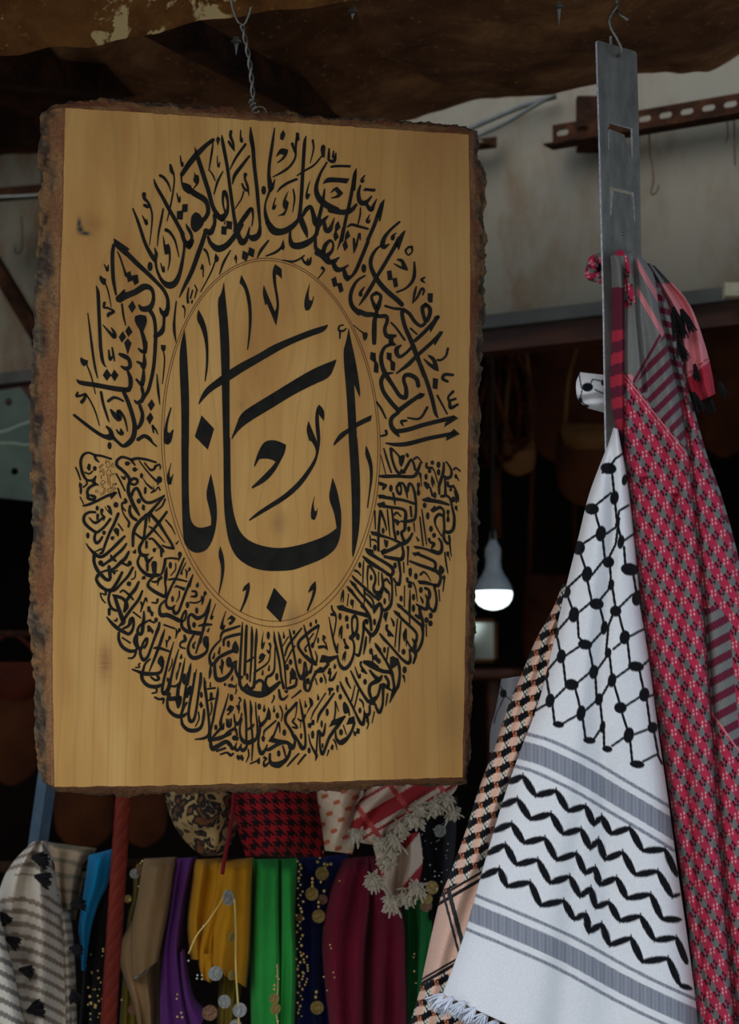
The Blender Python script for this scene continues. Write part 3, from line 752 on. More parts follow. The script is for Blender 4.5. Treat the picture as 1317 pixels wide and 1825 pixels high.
p 1165,760 1225,800 1050,910 1060,860
s 330,1108,18 450,1125,45 600,1115,55 850,1050,50 1050,1010,48 1170,985,45
p 1170,930 1243,995 1070,1080 1080,1020
s 760,150,52 840,360,50 900,560,50 940,730,45 970,790,20
p 910,300 975,315 965,443 905,430
s 1155,265,35 1060,260,40 1030,310,40 1090,345,35
s 1160,470,35 1105,530,30 1110,580,30 1190,560,30
s 1115,590,35 1130,670,45 1215,630,30
s 965,520,25 1030,640,25 1085,745,22
s 840,665,32 780,770,30 720,810,28 600,795,20
s 585,830,25 520,840,35 540,890,20
s 215,600,25 270,680,28 330,800,22
s 330,955,35 335,1000,30 270,1020,25
W 130 795 9.407 L
s 640,215,35 480,165,38 370,150,40 260,110,35 170,150,45 130,250,50 140,380,50 180,500,50 240,570,40 330,570,40 380,510,30
s 365,165,50 385,220,45 430,265,25
s 230,580,35 230,640,30 170,690,28
p 255,290 300,310 290,410 265,415 230,370
d 365,375,32,42
s 200,440,25 270,465,30 330,420,25
s 380,515,30 350,570,60 350,610,60 420,655,25
s 370,640,50 280,690,50 240,760,50 250,850,50
s 310,830,50 370,850,45 350,890,50 300,895,50 250,870,50 260,820,50
s 45,360,28 90,460,30 125,565,25
p 110,600 155,640 145,700 160,750 135,820 105,780 115,720 90,660
s 120,855,22 175,965,22
s 170,1000,30 260,980,45 380,930,45 560,840,48 690,790,50
p 690,755 750,780 640,895 620,850
d 715,635,16
s 725,465,28 800,600,32 870,750,25
s 755,710,30 780,800,35 800,870,20
d 720,985,42,48
d 405,1040,28,42
W 130 795 9.407 S
s 490,300,6 445,350,6 455,365,6 505,315,6 490,300,6
s 440,430,6 490,385,6 515,400,6 520,485,6 500,480,6 495,420,6 450,440,6
s 470,490,6 475,550,6 480,495,6
s 460,640,6 490,575,6 545,600,6 530,620,6 465,650,6
s 490,650,8 510,670,8 490,695,8 480,670,8
s 520,700,6 545,720,6 530,780,6 475,820,6 470,790,6 510,770,6 520,700,6
s 390,730,8 375,770,8 420,770,8 400,735,8
s 560,230,8 545,290,8 600,250,6 620,340,8 575,360,6 560,300,6
s 660,285,7 640,340,7 680,350,7 665,285,7
s 600,390,8 560,430,8 580,490,8 660,460,8 690,470,8 620,510,8 610,600,8
s 580,500,10 590,640,10
s 640,390,6 625,430,6 650,440,6
s 620,600,6 630,700,8 690,640,6 650,640,6
s 580,720,6 700,700,6 705,720,6 590,765,6 580,720,6
W 200 800 9.407 L
s 730,225,35 580,180,42 420,160,48 330,190,50 380,270,28
s 330,190,45 240,150,40 150,140,45 80,200,50 80,280,55 160,350,55 240,430,55 290,520,55 270,620,55 270,730,60 310,830,65 350,930,65 400,1020,60 450,1110,35
s 300,540,45 350,500,50 410,510,50 420,560,45 370,600,40 310,580,45
s 320,780,55 360,690,50 410,660,50 450,720,50 500,830,50 560,890,50 640,900,50 740,860,45 875,780,25
s 870,790,30 760,920,45 620,1080,60 560,1130,65 470,1200,55 390,1310,50
s 300,960,45 290,1050,50 330,1140,55 400,1190,50
d 445,875,38,45
p 505,925 550,950 545,1030 525,1038 488,1000
s 455,205,22 540,320,25 640,440,30 740,540,40
d 790,515,48,58
s 770,560,40 760,600,20
s 545,240,30 600,310,30 650,355,45 710,330,40 720,280,30
s 710,310,40 780,260,30 805,300,30 800,345,15
d 250,245,42,38
s 260,260,40 300,230,14
d 375,345,38,38
s 390,340,20 430,345,14
s 150,460,18 200,500,45 210,460,25
d 490,450,28,46
s 510,490,12 580,590,28 660,660,40
p 690,605 710,690 650,750 640,735 680,690
s 650,735,25 720,700,25 770,640,25 800,690,25
s 555,660,45 550,735,45
s 885,845,35 830,960,32 730,1040,25
s 985,240,10 950,380,25 940,480,60 955,580,50 985,510,35 1020,430,12
s 910,1060,40 810,1200,45 720,1317,40
s 895,1190,25 990,1310,25
s 640,1080,40 720,1180,45 790,1260,60
s 570,1130,50 555,1317,45
s 620,1130,40 620,1230,15
s 215,850,50 230,890,50 170,910,40 165,970,35 220,1040,25
s 155,990,20 200,1110,25 280,1230,40 270,1300,40
W 140 890 9.407 L
s 280,215,40 180,215,45 100,270,50 90,370,55 160,460,55 280,545,50 330,540,45 430,460,45 530,330,45
s 180,310,25 240,375,40 290,390,50 370,340,40 430,290,40 420,350,20
s 320,260,50 315,330,40
s 390,180,60 385,240,40 420,290,40
p 480,95 530,110 565,200 560,272 500,230 435,130 445,120 495,190 500,160 470,110
s 665,240,50 600,400,50 520,560,48 450,740,45 400,880,45 360,910,35
s 280,575,45 265,660,50 300,730,55 360,690,45 395,630,40
d 425,560,30,38
s 440,540,12 460,545,12
d 155,605,30,52
d 565,650,30,35
s 575,640,14 600,625,14
p 620,470 680,500 680,570 670,620 650,620 580,520
s 665,410,25 740,520,28
s 125,740,20 190,830,40 270,910,60 350,960,55 430,940,55 560,830,50 680,710,55 770,620,40
s 270,880,20 380,830,30
s 260,940,60 260,1050,55 310,1180,60 400,1290,60
s 800,745,35 730,840,50 620,940,50 570,990,60 470,1060,45 400,1110,45
d 370,1065,42,45
s 540,935,30 560,980,50 620,1030,40
s 840,880,40 780,990,60 700,1060,60 620,1140,50 560,1180,50
s 710,1050,40 760,1080,40 830,1110,40
d 855,1070,38,45
s 510,1130,60 520,1240,55 530,1317,55
s 360,1225,30 440,1200,35 520,1180,50
s 560,1190,50 600,1240,40
s 600,1210,35 655,1190,20
s 330,1270,50 300,1317,50
s 900,875,14 940,890,45 950,850,30
s 910,780,45 915,600,55 950,470,60 1040,350,60 1150,260,70
s 950,570,35 1040,640,45 1100,660,60
s 1135,320,50 1110,500,42 1095,660,50
s 1080,690,45 1020,810,55 1040,910,60 1110,940,60 1170,920,25
s 1120,950,60 1160,1040,60 1240,970,25
s 1155,1050,50 1155,1190,35
s 1020,950,35 990,1060,45 1050,1180,55 1170,1270,65 1317,1270,70
d 1265,1100,50,70
W 220 900 9.407 L
s 725,115,40 610,270,45 500,410,50 360,570,45
s 450,150,50 590,310,60 700,480,45 800,640,45 835,720,45
s 835,725,50 730,710,40 650,675,25
s 430,360,25 500,410,40 600,520,28 690,625,20
s 425,570,30 490,570,40 590,680,50 640,740,60 670,780,40
s 635,770,50 635,860,35
s 710,250,22 800,360,25 865,490,14
s 385,615,45 385,710,45
d 515,755,28,38
s 520,740,14 565,725,14
s 925,600,14 885,650,30
s 705,900,25 800,890,35 900,900,35
d 945,830,35,50
s 940,880,40 920,940,14
s 700,910,50 680,1040,50 640,1150,35 590,1180,45
d 785,1010,28,58
s 875,980,20 870,1080,22 795,1180,20
s 1015,890,28 960,1030,38 900,1180,38 840,1310,35
s 760,1250,32 880,1240,40 1060,1280,28
s 1045,965,18 985,1090,25 970,1150,45
s 1040,1080,20 1060,1140,35 1050,1225,14
d 1105,1075,22,32
s 1065,1130,20 1100,1090,20
s 730,1045,14 715,1150,50 710,1250,50
s 395,990,45 400,1100,40
s 530,970,60 515,1060,85 520,1150,60
s 560,1180,60 610,1170,40
d 340,1220,32,30
s 360,1200,20 310,1240,20
W 160 1000 9.407 L
s 130,230,45 110,310,50 170,410,60 270,480,55 350,490,60
s 190,210,50 250,290,60 320,315,55 345,260,45 330,150,60 315,110,50
s 540,190,45 470,330,55 400,440,55 340,510,60
s 720,110,45 640,250,48 540,360,42 440,470,45 390,500,40
s 765,170,22 755,270,25 700,310,22
d 655,380,40,42
s 330,530,40 315,650,45 360,780,50 440,830,45
s 820,350,40 760,470,60 670,580,55 610,670,55
s 510,520,30 560,490,35 640,550,40 680,590,50 730,650,25
s 385,570,30 450,590,55 540,620,55 600,680,60 610,760,85 580,840,50
s 420,600,60 470,760,65 530,930,75 560,1020,80 490,1090,30
s 880,500,35 820,640,50 720,770,50 630,890,50 570,980,55
s 180,540,30 185,590,25 220,660,28 265,700,20
s 190,540,20 265,560,35 260,500,35
s 325,810,55 325,890,50
s 400,990,14 440,1000,40 455,960,25
s 285,940,25 370,1040,55 470,1130,65 560,1180,60 650,1220,55 710,1160,50 735,1050,45 720,960,55 690,990,80 650,1080,50 560,1130,40
s 730,855,30 850,950,28
s 860,690,35 875,760,35 850,850,20
s 870,790,30 910,680,28 940,620,35 960,680,20
p 960,760 1010,755 1025,825 1070,860 1060,925 1030,930 1000,855 965,850
p 960,1080 1000,1075 1075,1170 1050,1230 1020,1180 965,1190
s 905,850,30 905,960,50 890,1060,60 880,1170,60 850,1230,50 800,1180,50 830,1090,40 900,1040,45 1020,980,22
d 1110,985,32,42
s 1000,1000,30 1080,1030,35
s 1170,1030,14 1130,1160,50 1080,1310,40
W 250 1010 9.407 L
s 210,180,40 150,240,40 130,320,55 200,390,60 300,450,60 400,500,55
s 440,20,14 430,100,55 415,250,40 430,380,35 420,480,45
s 190,245,25 250,255,40 300,230,40 350,180,50
s 310,200,40 290,310,20
s 560,250,35 490,400,42 440,530,42 430,620,42 470,690,55 540,690,50 580,645,20
s 540,690,40 580,780,60 640,750,45 690,620,45 760,430,45 820,280,45 880,130,14
p 880,120 890,140 840,340 800,340
p 555,350 600,305 755,350 735,405 610,345
d 540,540,25,52
s 655,410,28 650,500,25 605,590,14
s 195,600,25 270,605,35 290,550,45
s 410,570,35 340,640,40 320,730,50 350,810,70 450,810,75 550,850,70 650,900,70 730,900,40 765,820,35 760,740,40 720,790,40 690,870,40
s 690,920,50 700,1010,55 780,1080,65 880,1100,70 1010,1120,70
s 830,1060,55 805,950,50 810,840,45 860,800,50 950,860,70 1040,830,50 1110,760,50
p 1170,530 1190,545 1160,760 1110,790 1060,800 1110,680
s 1130,760,50 1090,900,45 1050,1060,45 1000,1270,45
s 980,990,30 1080,970,50 1190,970,35
d 790,640,32,55
d 945,735,28,55
d 900,975,32,50
s 870,410,35 930,420,40 930,490,50 850,500,25
p 970,255 985,310 965,355 930,340 930,300
s 830,595,25 920,605,30 1010,570,25 1030,500,25
s 1030,500,30 1040,580,30 1030,640,14
d 1085,445,28,38
s 1070,470,25 1050,600,20
s 1265,620,14 1200,790,22 1190,870,45 1225,825,14
s 400,975,32 575,1035,30
s 600,1050,25 610,1110,35 590,1200,14
d 655,1060,25,35
s 620,1110,25 650,1070,25
W 200 1110 9.407 L
s 110,170,45 110,280,50 170,400,60 280,470,60 380,470,55
s 170,250,30 300,335,30
s 410,200,60 390,300,90 420,400,70 470,440,50
s 400,450,45 380,540,40 330,590,35 270,590,25
s 475,420,50 470,520,50 520,620,60 590,570,50 650,420,42 710,250,45 770,100,50 790,0,40
s 490,430,40 520,330,40 580,260,45 580,340,40 540,410,50
s 880,100,12 840,230,50 790,380,50 740,510,48 690,640,42 620,810,20
s 700,425,30 780,420,50 950,475,35
p 890,275 935,300 915,425 900,410
d 960,250,25,35
s 920,320,25 955,270,25
s 1030,320,14 970,520,35 900,800,40 850,1030,45 840,1150,50 900,1190,55
s 1115,440,18 1050,650,38 990,900,42 950,1100,50 900,1190,60
s 1005,600,14 995,700,22 945,810,18
d 930,955,20,42
s 635,605,28 550,690,35 515,800,45
s 340,780,30 430,815,45 540,850,70 680,855,60 800,830,50 840,750,40 855,640,40
p 820,545 860,580 860,700 840,780 800,720 755,670 770,590
s 490,850,60 510,960,60 600,1050,65 730,1070,65 830,1040,50
s 650,910,35 720,960,40 780,940,45 760,890,50
s 465,680,25 440,700,25 455,740,28 385,750,20
s 740,1100,35 740,1160,30 670,1180,28
s 710,1250,28 780,1280,35 850,1270,45
s 980,1060,35 1060,1060,40 1130,1010,40
s 1220,590,12 1190,750,35 1150,950,40 1110,1100,50 1100,1220,50
s 1140,680,40 1115,780,25 1085,870,40 1075,950,18
s 1210,870,45 1190,980,40 1205,1030,15
p 1160,510 1180,580 1150,615 1125,590
s 1210,215,45 1220,290,60 1150,330,35 1140,400,35 1220,430,25
W 300 1080 9.407 L
s 420,490,35 350,620,40 330,740,50 370,840,65 450,870,70 560,830,60 640,760,45 660,640,45
p 620,495 675,520 680,650 640,720 590,670 570,590 585,530
s 590,380,50 530,570,42 460,790,25
s 450,600,20 415,660,40 425,700,40
p 685,350 690,400 665,450 640,420
s 965,85,12 910,250,30 900,370,70 950,320,14
p 1060,150 1130,210 1090,280 1030,325 1005,290 1060,240 1020,210 985,250 990,210
s 1195,335,35 1060,380,45 920,430,45 880,500,35 875,560,30
s 1190,470,50 1060,500,50 940,550,45 925,660,35
s 870,570,30 760,690,38 690,830,40 710,970,60 760,970,60 840,870,55 960,800,60 1080,750,60
p 1125,575 1175,670 1185,750 1150,800 1060,770 1070,650
d 1005,635,28,60
s 865,690,20 845,790,45
s 775,790,20 755,870,45
s 770,970,50 790,1180,60 850,1240,80 960,1200,70 1050,1100,50 1080,1000,60
d 1015,940,50,90
s 1030,990,60 1140,920,25
s 1130,940,40 1130,1090,45 1190,1200,60 1230,1190,50
s 1240,270,14 1230,500,38 1210,800,38 1190,1150,40
s 1310,330,40 1300,700,40 1280,1150,40
s 900,905,35 890,1000,25
s 860,1010,25 890,1060,40 900,1140,14
s 895,1080,30 920,940,30
s 705,1020,30 700,1120,50 685,1215,18
s 1195,1190,60 1190,1317,40
p 1080,1150 1090,1230 1060,1265 1040,1230
s 470,1060,14 420,1317,35
s 375,965,18 355,1080,50 320,1317,40
s 550,1120,12 545,1200,45
s 595,1200,14 620,1290,35
W 270 1200 9.407 L
s 175,300,45 210,340,65 270,260,50 310,100,42
s 55,395,25 130,430,32 200,430,45 190,510,20
s 300,340,50 290,420,70 390,420,75 470,410,75
p 440,370 500,380 515,440 490,530 455,590 425,580 405,480 380,430
s 440,240,40 430,370,50
s 265,430,40 270,570,50 340,670,60 440,720,70 530,710,60 590,670,35
s 555,40,45 545,130,45 550,185,18
s 610,0,40 580,200,42 540,480,40 510,640,45 490,720,60
s 650,230,50 600,300,55 590,390,50
d 630,300,40,70
s 590,490,35 550,550,40 520,640,30
s 725,0,38 690,250,42 640,500,45 620,690,45 650,800,65 710,770,50 750,600,42 790,320,42 820,130,55 825,0,40
s 500,760,40 520,860,55 600,940,65 700,960,70 800,930,60 850,850,45 875,700,50 880,600,30
p 830,465 870,545 825,590 795,520
d 835,360,25,52
s 785,650,25 795,760,25 735,890,18
s 880,70,15 895,230,50 930,500,45 960,780,42 965,980,42 930,1060,50 840,1095,40 730,1105,20
s 1115,230,14 1105,350,45 1070,550,40 1030,780,40 990,950,40 970,1120,60
s 985,150,18 985,220,30
s 940,260,28 1060,245,35
s 1000,340,50 1000,430,60
s 950,455,25 1050,420,30
s 1000,490,30 1010,590,28 985,700,18
d 1078,905,28,48
s 1290,345,18 1230,560,35 1170,750,40 1160,850,60 1190,930,50 1215,830,14
s 1160,920,50 1060,1030,40 1010,1110,50 1100,1090,60 1200,1060,60 1317,1010,55
s 985,1130,50 1000,1230,60 1040,1270,70 1150,1200,65 1250,1150,60 1310,1200,60
s 1100,1300,35 1230,1250,35
W 365 1230 9.407 L
s 500,640,50 400,700,55 280,800,55 120,830,60
s 520,660,45 540,760,30
s 490,400,20 500,510,40 540,570,60 590,500,35 620,390,25
s 510,590,30 500,650,30
s 620,480,30 590,600,32 590,740,40 630,840,65 710,880,75 800,850,75 860,810,50 890,720,50
s 665,150,18 670,260,48 690,500,40 695,840,40
s 760,175,18 775,320,48 770,500,35 790,700,35 800,900,35 785,1180,20
s 850,205,18 855,350,28 875,550,30 890,720,50
s 720,660,28 790,610,50 825,565,18
p 1065,275 1110,390 1100,500 1050,490 1010,480 1040,380
s 1040,480,40 970,560,60 930,600,60
s 905,430,18 910,520,35 940,580,50
s 930,600,40 920,700,35 900,820,35 900,940,45 945,1060,70 1010,1000,45 1045,910,18
s 1010,1000,40 1080,990,60 1180,930,60 1300,870,60
p 1060,860 1110,770 1150,740 1160,800 1317,850 1317,910 1180,890
s 1150,770,35 1200,640,32 1235,540,35 1255,640,25 1255,715,12
s 1190,510,28 1090,600,35 1000,680,35 985,750,18
p 980,750 1012,800 990,870 955,850 945,790
d 445,125,32,60
p 420,245 490,275 470,350 385,425 365,400 410,370 400,340 365,350 365,320
s 365,485,25 380,600,45 430,590,40 440,480,25
s 400,490,25 400,590,30
s 580,130,40 600,165,30 570,220,25 575,300,35 565,390,12
s 535,260,28 560,320,30
d 912,275,32,55
s 995,250,14 990,350,38 1015,310,14
s 1160,260,14 1155,360,32 1180,325,12
d 1215,425,30,52
s 1260,265,28 1300,380,28 1280,520,18
s 1155,90,28 1160,130,28 1120,210,20
d 500,800,48,45
s 540,850,20 550,800,40
s 90,850,45 120,970,70 220,930,70 350,860,60 420,900,55 460,980,55 510,940,35 530,880,18
s 500,960,50 540,1010,50 590,960,40 610,900,18
s 590,970,50 640,1010,60 690,960,45 710,900,30
s 200,1020,35 340,975,35
s 265,1075,30 370,1045,35 430,1090,50 475,1060,30
p 540,1075 590,1100 620,1075 655,1135 635,1195 585,1150 565,1185 525,1130
s 725,990,25 735,1090,28 690,1210,14
s 765,1230,28 860,1190,30 900,1170,50
p 920,1120 925,1230 880,1235 875,1170
s 1000,1130,50 1030,1150,30 990,1200,30 1000,1270,45 1080,1210,30
s 1090,1070,40 1090,1180,50 1140,1240,80 1230,1260,90 1300,1210,80
s 700,40,50 800,70,70 930,90,75 1050,50,60 1150,-10,40
s 510,60,18 535,0,18
W 415 1090 9.407 L
s 160,180,14 150,350,38 130,700,38 115,1060,35
s 225,230,20 220,380,48 205,700,38 190,1060,38
s 315,255,20 320,420,48 310,750,38 285,1170,28
s 395,290,18 390,450,48 375,700,38 370,1000,38 350,1250,50
s 230,840,28 300,800,45 350,760,18
p 520,310 500,450 500,530 540,500 520,600 490,640 465,600 480,450
d 592,400,28,68
p 490,690 550,730 510,820 440,872 420,850 470,800 430,800 440,730
s 615,540,45 630,590,30 610,680,25
s 575,650,30 600,690,35
s 625,620,18 615,780,22 560,880,28 390,1000,35 345,1040,18
s 610,900,18 600,980,40
s 500,985,18 495,1050,38
s 690,335,14 700,480,45 740,650,42 780,850,38 810,1100,38 850,1280,50
s 705,600,20 700,820,28 690,980,35 640,1060,50 570,1100,40 545,1200,45 590,1290,60 680,1290,60 790,1190,30
s 760,340,14 790,480,50 830,700,38 865,900,35 890,1270,25
d 855,420,20,35
s 850,340,12 850,420,25
s 930,420,20 835,575,18
s 945,300,18 970,430,40 1000,560,35 1040,800,38 1080,1000,40 1130,1110,60 1170,1120,60
s 1150,280,28 1040,420,40 920,580,40 870,740,25
s 1035,580,30 980,660,28 875,870,18
d 1022,345,22,38
s 1317,310,50 1210,400,55 1110,500,50 1100,600,50 1200,740,50 1317,850,55
d 1120,830,30,48
d 965,845,32,50
d 910,930,30,55
p 990,935 1050,1010 1075,1130 960,1140 950,1030
s 1070,1130,35 1050,1230,50 980,1270,55 900,1290,40
s 965,1130,30 960,1200,25
s 1210,850,35 1235,960,30 1240,1030,50 1300,1010,50
s 1195,860,30 1190,1000,40 1180,1080,60 1230,1060,60
s 1200,1110,35 1215,1260,40
d 1255,1165,35,55
d 735,1090,28,65
d 240,1090,22,60
s 110,1150,50 130,1250,50 180,1300,70 240,1210,25
s 240,1240,40 290,1300,60 350,1260,50
s 370,1200,50 450,1150,50 510,1200,50 500,1317,50
W 480 1230 9.407 L
s 160,0,40 185,130,50 240,150,45 310,90,22
p 240,0 320,0 300,50 270,50
s 520,10,40 440,80,28 375,130,22
s 455,215,50 370,310,50 280,410,55 270,530,45 340,640,50 400,760,55 430,860,40 390,960,75 340,960,60
s 455,220,30 455,330,20 430,470,16
s 430,760,35 480,850,45 550,970,75 600,930,45 600,740,35 570,500,40 540,330,40 505,150,14
s 415,480,30 390,530,35 440,580,35 460,630,40 390,620,30
s 480,480,25 520,510,40 560,500,40 605,410,30
s 525,540,14 520,630,10
d 530,770,20,50
s 540,760,14 550,740,12
s 600,180,12 605,280,35 625,240,12
s 280,240,12 280,320,32 295,300,12
d 250,710,32,55
s 100,850,70 200,870,80 300,880,60 370,950,90
s 350,1000,45 320,1100,55 250,1190,70 150,1240,90 50,1240,80
s 220,930,25 250,1020,35 270,1110,25
d 155,1060,30,55
s 490,1065,30 380,1180,35 300,1275,22
s 605,1080,35 530,1170,35 475,1240,22
p 660,115 720,150 738,220 720,270 685,275 670,200
s 700,260,25 660,320,22 630,385,12
s 810,70,14 815,160,35 830,110,12
s 940,50,22 820,240,25 740,370,28 695,490,12
s 1080,55,35 960,230,45 840,400,50 800,540,18
d 968,370,26,65
p 710,495 755,500 755,580 705,590 690,640 645,620 640,560 700,545
d 725,745,28,70
d 875,565,20,65
d 665,1010,28,50
s 655,740,16 690,900,30 760,1040,45 790,1100,50 770,1180,14
s 785,1060,30 800,850,30 820,680,40 870,750,60 910,720,50 940,560,20
s 845,760,30 845,900,32 860,1010,45 890,1070,55 940,960,45 1000,800,50 1080,680,60 1150,590,60 1260,440,35
p 995,620 1050,500 1100,490 1270,420 1280,450 1160,590 1090,580
s 1085,500,30 1105,350,28 1105,190,28
s 1110,200,25 1160,360,12
d 890,930,16,45
p 1055,900 1080,940 1060,1010 1020,985 1035,930
s 995,1010,28 965,1100,16
s 1075,825,25 1110,890,28 1135,1000,12
d 1188,110,30,50
s 1110,700,25 1120,810,45 1190,880,80 1260,850,70 1317,790,50
d 1200,705,30,55
s 1240,590,22 1290,740,18
W 535 1080 9.407 L
s 300,330,55 180,410,50
s 310,350,25 280,470,22 220,640,28
d 205,660,28,48
s 60,320,20 90,440,35 130,580,38 170,760,38 210,900,40 250,960,60
s 220,460,22 150,560,25
s 130,640,25 80,710,28 95,755,40
s 100,840,50 200,940,55 260,980,50
s 245,750,14 280,860,30 265,950,35
s 195,990,35 170,1090,50 110,1130,55 40,1180,70
d 175,310,22,42
d 265,260,18,40
d 298,575,18,52
s 390,510,50 410,540,35 380,560,30 430,640,25 460,745,12
s 320,690,55 400,680,45 440,710,35
s 480,185,14 520,400,30 560,600,35 600,720,50 620,780,40
s 630,630,16 620,720,35
s 525,0,30 535,60,30 580,130,40 600,220,25 580,380,25 555,510,20
p 500,120 560,110 590,160 560,170 510,165
p 320,940 360,820 400,820 480,850 610,825 620,870 500,940 460,1000 420,940 350,950
s 340,1050,60 260,1120,50 210,1220,45 170,1317,45
s 340,1050,60 390,1060,60 470,980,45
s 620,830,30 640,930,40 680,1010,60 740,1050,65 820,990,55 880,860,42 905,720,38 890,600,35 850,540,50
d 665,175,28,60
d 778,210,32,55
d 793,340,22,50
p 700,320 715,350 700,550 680,555 670,450 645,545 640,430 660,360
s 735,560,40 750,620,35 800,700,40
d 770,690,35,35
p 760,745 775,790 745,945 735,870 705,930 700,860 720,790
s 850,530,80 900,480,70 950,400,45 955,230,35 910,170,60 870,220,40 865,330,32 880,470,40
d 965,515,32,62
p 650,0 700,0 900,70 1120,120 1170,210 1080,180 880,130 660,65
s 1030,0,50 1110,80,45 1170,200,45 1190,400,45
s 1060,380,45 1070,280,55 1110,240,55 1120,290,40
s 1070,340,45 1040,560,40 1000,770,42 970,830,50 920,800,25
s 1090,370,40 1160,460,60 1200,490,70 1270,430,60 1317,330,50
s 1175,510,40 1160,620,16
s 1105,520,30 1090,640,45 1060,810,18
d 1245,270,25,55
d 1185,760,32,55
s 1210,800,25 1215,940,22
s 1250,850,60 1317,930,70
s 920,1020,18 950,1120,28 990,1200,45 1005,1140,20
s 1020,940,40 1010,990,35 1070,1090,50 1110,1130,30
d 1050,1080,35,35
p 1055,910 1190,910 1317,1010 1317,1075 1200,1030 1090,970
d 1085,1270,32,50
s 575,965,14 575,1040,35 600,990,12
s 495,1060,45 480,1130,50 510,1110,30 490,1240,35 550,1220,50 610,1100,14
d 350,1240,30,52
s 385,1130,18 420,1220,28 430,1295,16
s 255,1220,25 280,1317,22
W 590 1180 9.407 L
s 330,150,28 400,300,42 480,450,45 560,580,50 620,660,60
p 620,640 750,560 740,720 640,720
s 150,325,18 190,430,45 270,580,38 350,730,38 420,880,40 480,1000,55 530,1040,60 555,930,45 555,800,18
p 240,240 275,260 280,320 340,440 320,450 260,370 230,300
s 400,390,18 340,650,25
s 460,460,28 390,760,22
s 480,625,35 530,680,35 545,775,14
d 482,810,26,50
s 560,860,45 600,890,65 645,850,45 645,740,40
s 600,930,50 615,950,40
s 650,140,35 720,230,60 800,290,80 850,230,35
s 780,310,80 660,380,60 640,500,55 680,610,50 730,630,50 790,540,45 830,380,45
s 870,380,60 870,560,42 860,720,42 810,840,60 760,770,45 740,710,40
s 910,240,50 960,330,50 940,420,60 880,370,45
s 940,420,60 1000,470,30
s 560,0,60 700,80,70 860,150,65 1000,180,60 1040,300,45 1060,450,50
s 1060,470,90 1030,550,60 980,680,18
s 1060,470,70 1120,400,55 1150,200,45 1130,50,40
s 930,0,40 1000,120,45 1030,220,50
p 990,30 1110,0 1120,40 1030,110
s 945,530,28 930,640,28 915,735,16
s 725,830,22 685,1015,18
s 610,980,50 625,1040,25 600,1115,18
d 1232,128,35,58
s 1210,230,45 1230,290,25 1230,335,14
p 370,1150 420,1170 430,1100 480,1120 475,1200 420,1200 410,1250 375,1220
p 250,1050 300,930 390,905 405,1020 380,1030
s 390,1020,40 350,1140,45 280,1260,55 190,1317,60
p 190,700 220,660 260,690 310,790 320,900 290,900 290,850 230,870 200,830
d 165,1175,32,55
d 100,440,15,60
s 125,390,14 110,500,20
W 590 980 9.407 L
s 590,-10,45 640,50,70 760,130,55 900,210,55 1010,290,60 1040,370,55 1000,440,55
p 515,90 560,105 700,200 950,370 1010,420 970,450 800,330 640,260 540,150
s 940,400,60 1000,450,50 1020,600,35 1020,780,38 990,930,60 910,1010,60 850,990,50
s 900,110,50 1000,140,50 1120,160,55 1190,150,60 1210,60,50 1205,0,40
s 1130,180,50 1160,350,35 1155,500,45 1130,580,60 1080,540,40 1050,480,30
s 545,180,16 535,350,28 530,560,16
s 620,270,35 605,450,28 615,650,16
s 650,270,40 730,400,35 740,520,40 710,630,45 740,710,60 820,720,80
s 845,390,20 860,500,40 870,600,50 840,700,70
p 730,760 870,680 850,800 800,865 760,840
s 795,370,18 795,590,18
s 890,520,40 930,490,40 985,570,25
s 880,620,30 930,690,60 970,740,35 970,850,14
d 670,465,22,50
d 480,255,26,52
d 1070,260,30,52
d 897,860,22,55
s 400,345,40 450,370,35 500,430,20
s 350,430,20 400,490,45 500,580,48 620,690,50 740,800,45
p 300,505 330,510 430,580 400,620 350,600
s 370,570,55 480,720,40 580,830,45 690,960,55
p 250,605 290,610 370,680 350,740 290,690
s 320,670,55 430,810,42 540,940,45 620,1080,50 670,1250,45
s 555,660,40 560,780,28 550,910,16
s 570,720,30 680,820,35 720,930,30
p 690,970 800,870 830,910 720,1080 700,1040
s 820,900,50 850,990,50 830,1130,45 770,1300,50
p 200,655 220,690 215,850 195,900 195,800 185,790 165,885 155,870 165,740
s 290,740,18 270,935,18
d 345,880,28,55
s 370,850,25 360,980,14
p 90,940 200,920 220,950 400,1030 600,1080 640,1150 580,1130 360,1060 120,1005
s 1215,210,20 1220,380,22
s 1290,0,35 1280,250,18
s 1075,590,22 1090,770,18
s 1230,605,20 1225,950,18
d 1172,815,28,52
p 890,1050 960,1040 920,1220 870,1120
d 725,1205,25,55
s 1000,1140,14 1040,1210,40 1050,1270,30
W 660 1070 9.407 L
p 435,50 480,55 545,100 530,140 460,120
s 500,110,45 640,230,50 760,340,50 880,440,55
p 378,165 430,175 505,220 490,260 410,230
s 450,230,50 560,340,48 660,430,50 750,520,45 780,600,42 750,700,55 700,640,20
s 750,690,50 740,790,70 700,840,60 660,820,30
s 455,310,22 430,550,25 410,780,20
s 510,345,25 490,600,32 475,860,20
s 660,0,40 650,200,30 660,390,22
s 160,560,30 220,640,50 350,780,42 460,910,42 560,1010,50 640,1050,60 670,970,45 650,830,22
p 595,455 615,500 610,760 595,770 585,640 565,700 540,620 540,550
s 610,680,30 670,780,35 720,830,70
s 870,450,60 880,560,45 860,700,48 800,830,50 740,870,60
s 780,70,25 850,110,45 920,150,50 970,110,45 965,0,40
s 990,130,35 1060,180,60 1100,100,42 1110,0,40
s 820,130,50 840,220,50 870,330,50 890,430,45
s 760,250,45 820,290,60
d 720,130,30,65
s 565,0,22 570,105,18
s 345,300,16 385,380,40 390,425,30
s 275,420,45 270,480,45 320,540,50 380,600,30
d 320,570,40,40
p 65,705 100,720 185,820 160,860 80,790
s 130,810,55 220,950,40 310,1110,45 360,1220,55
d 235,830,24,52
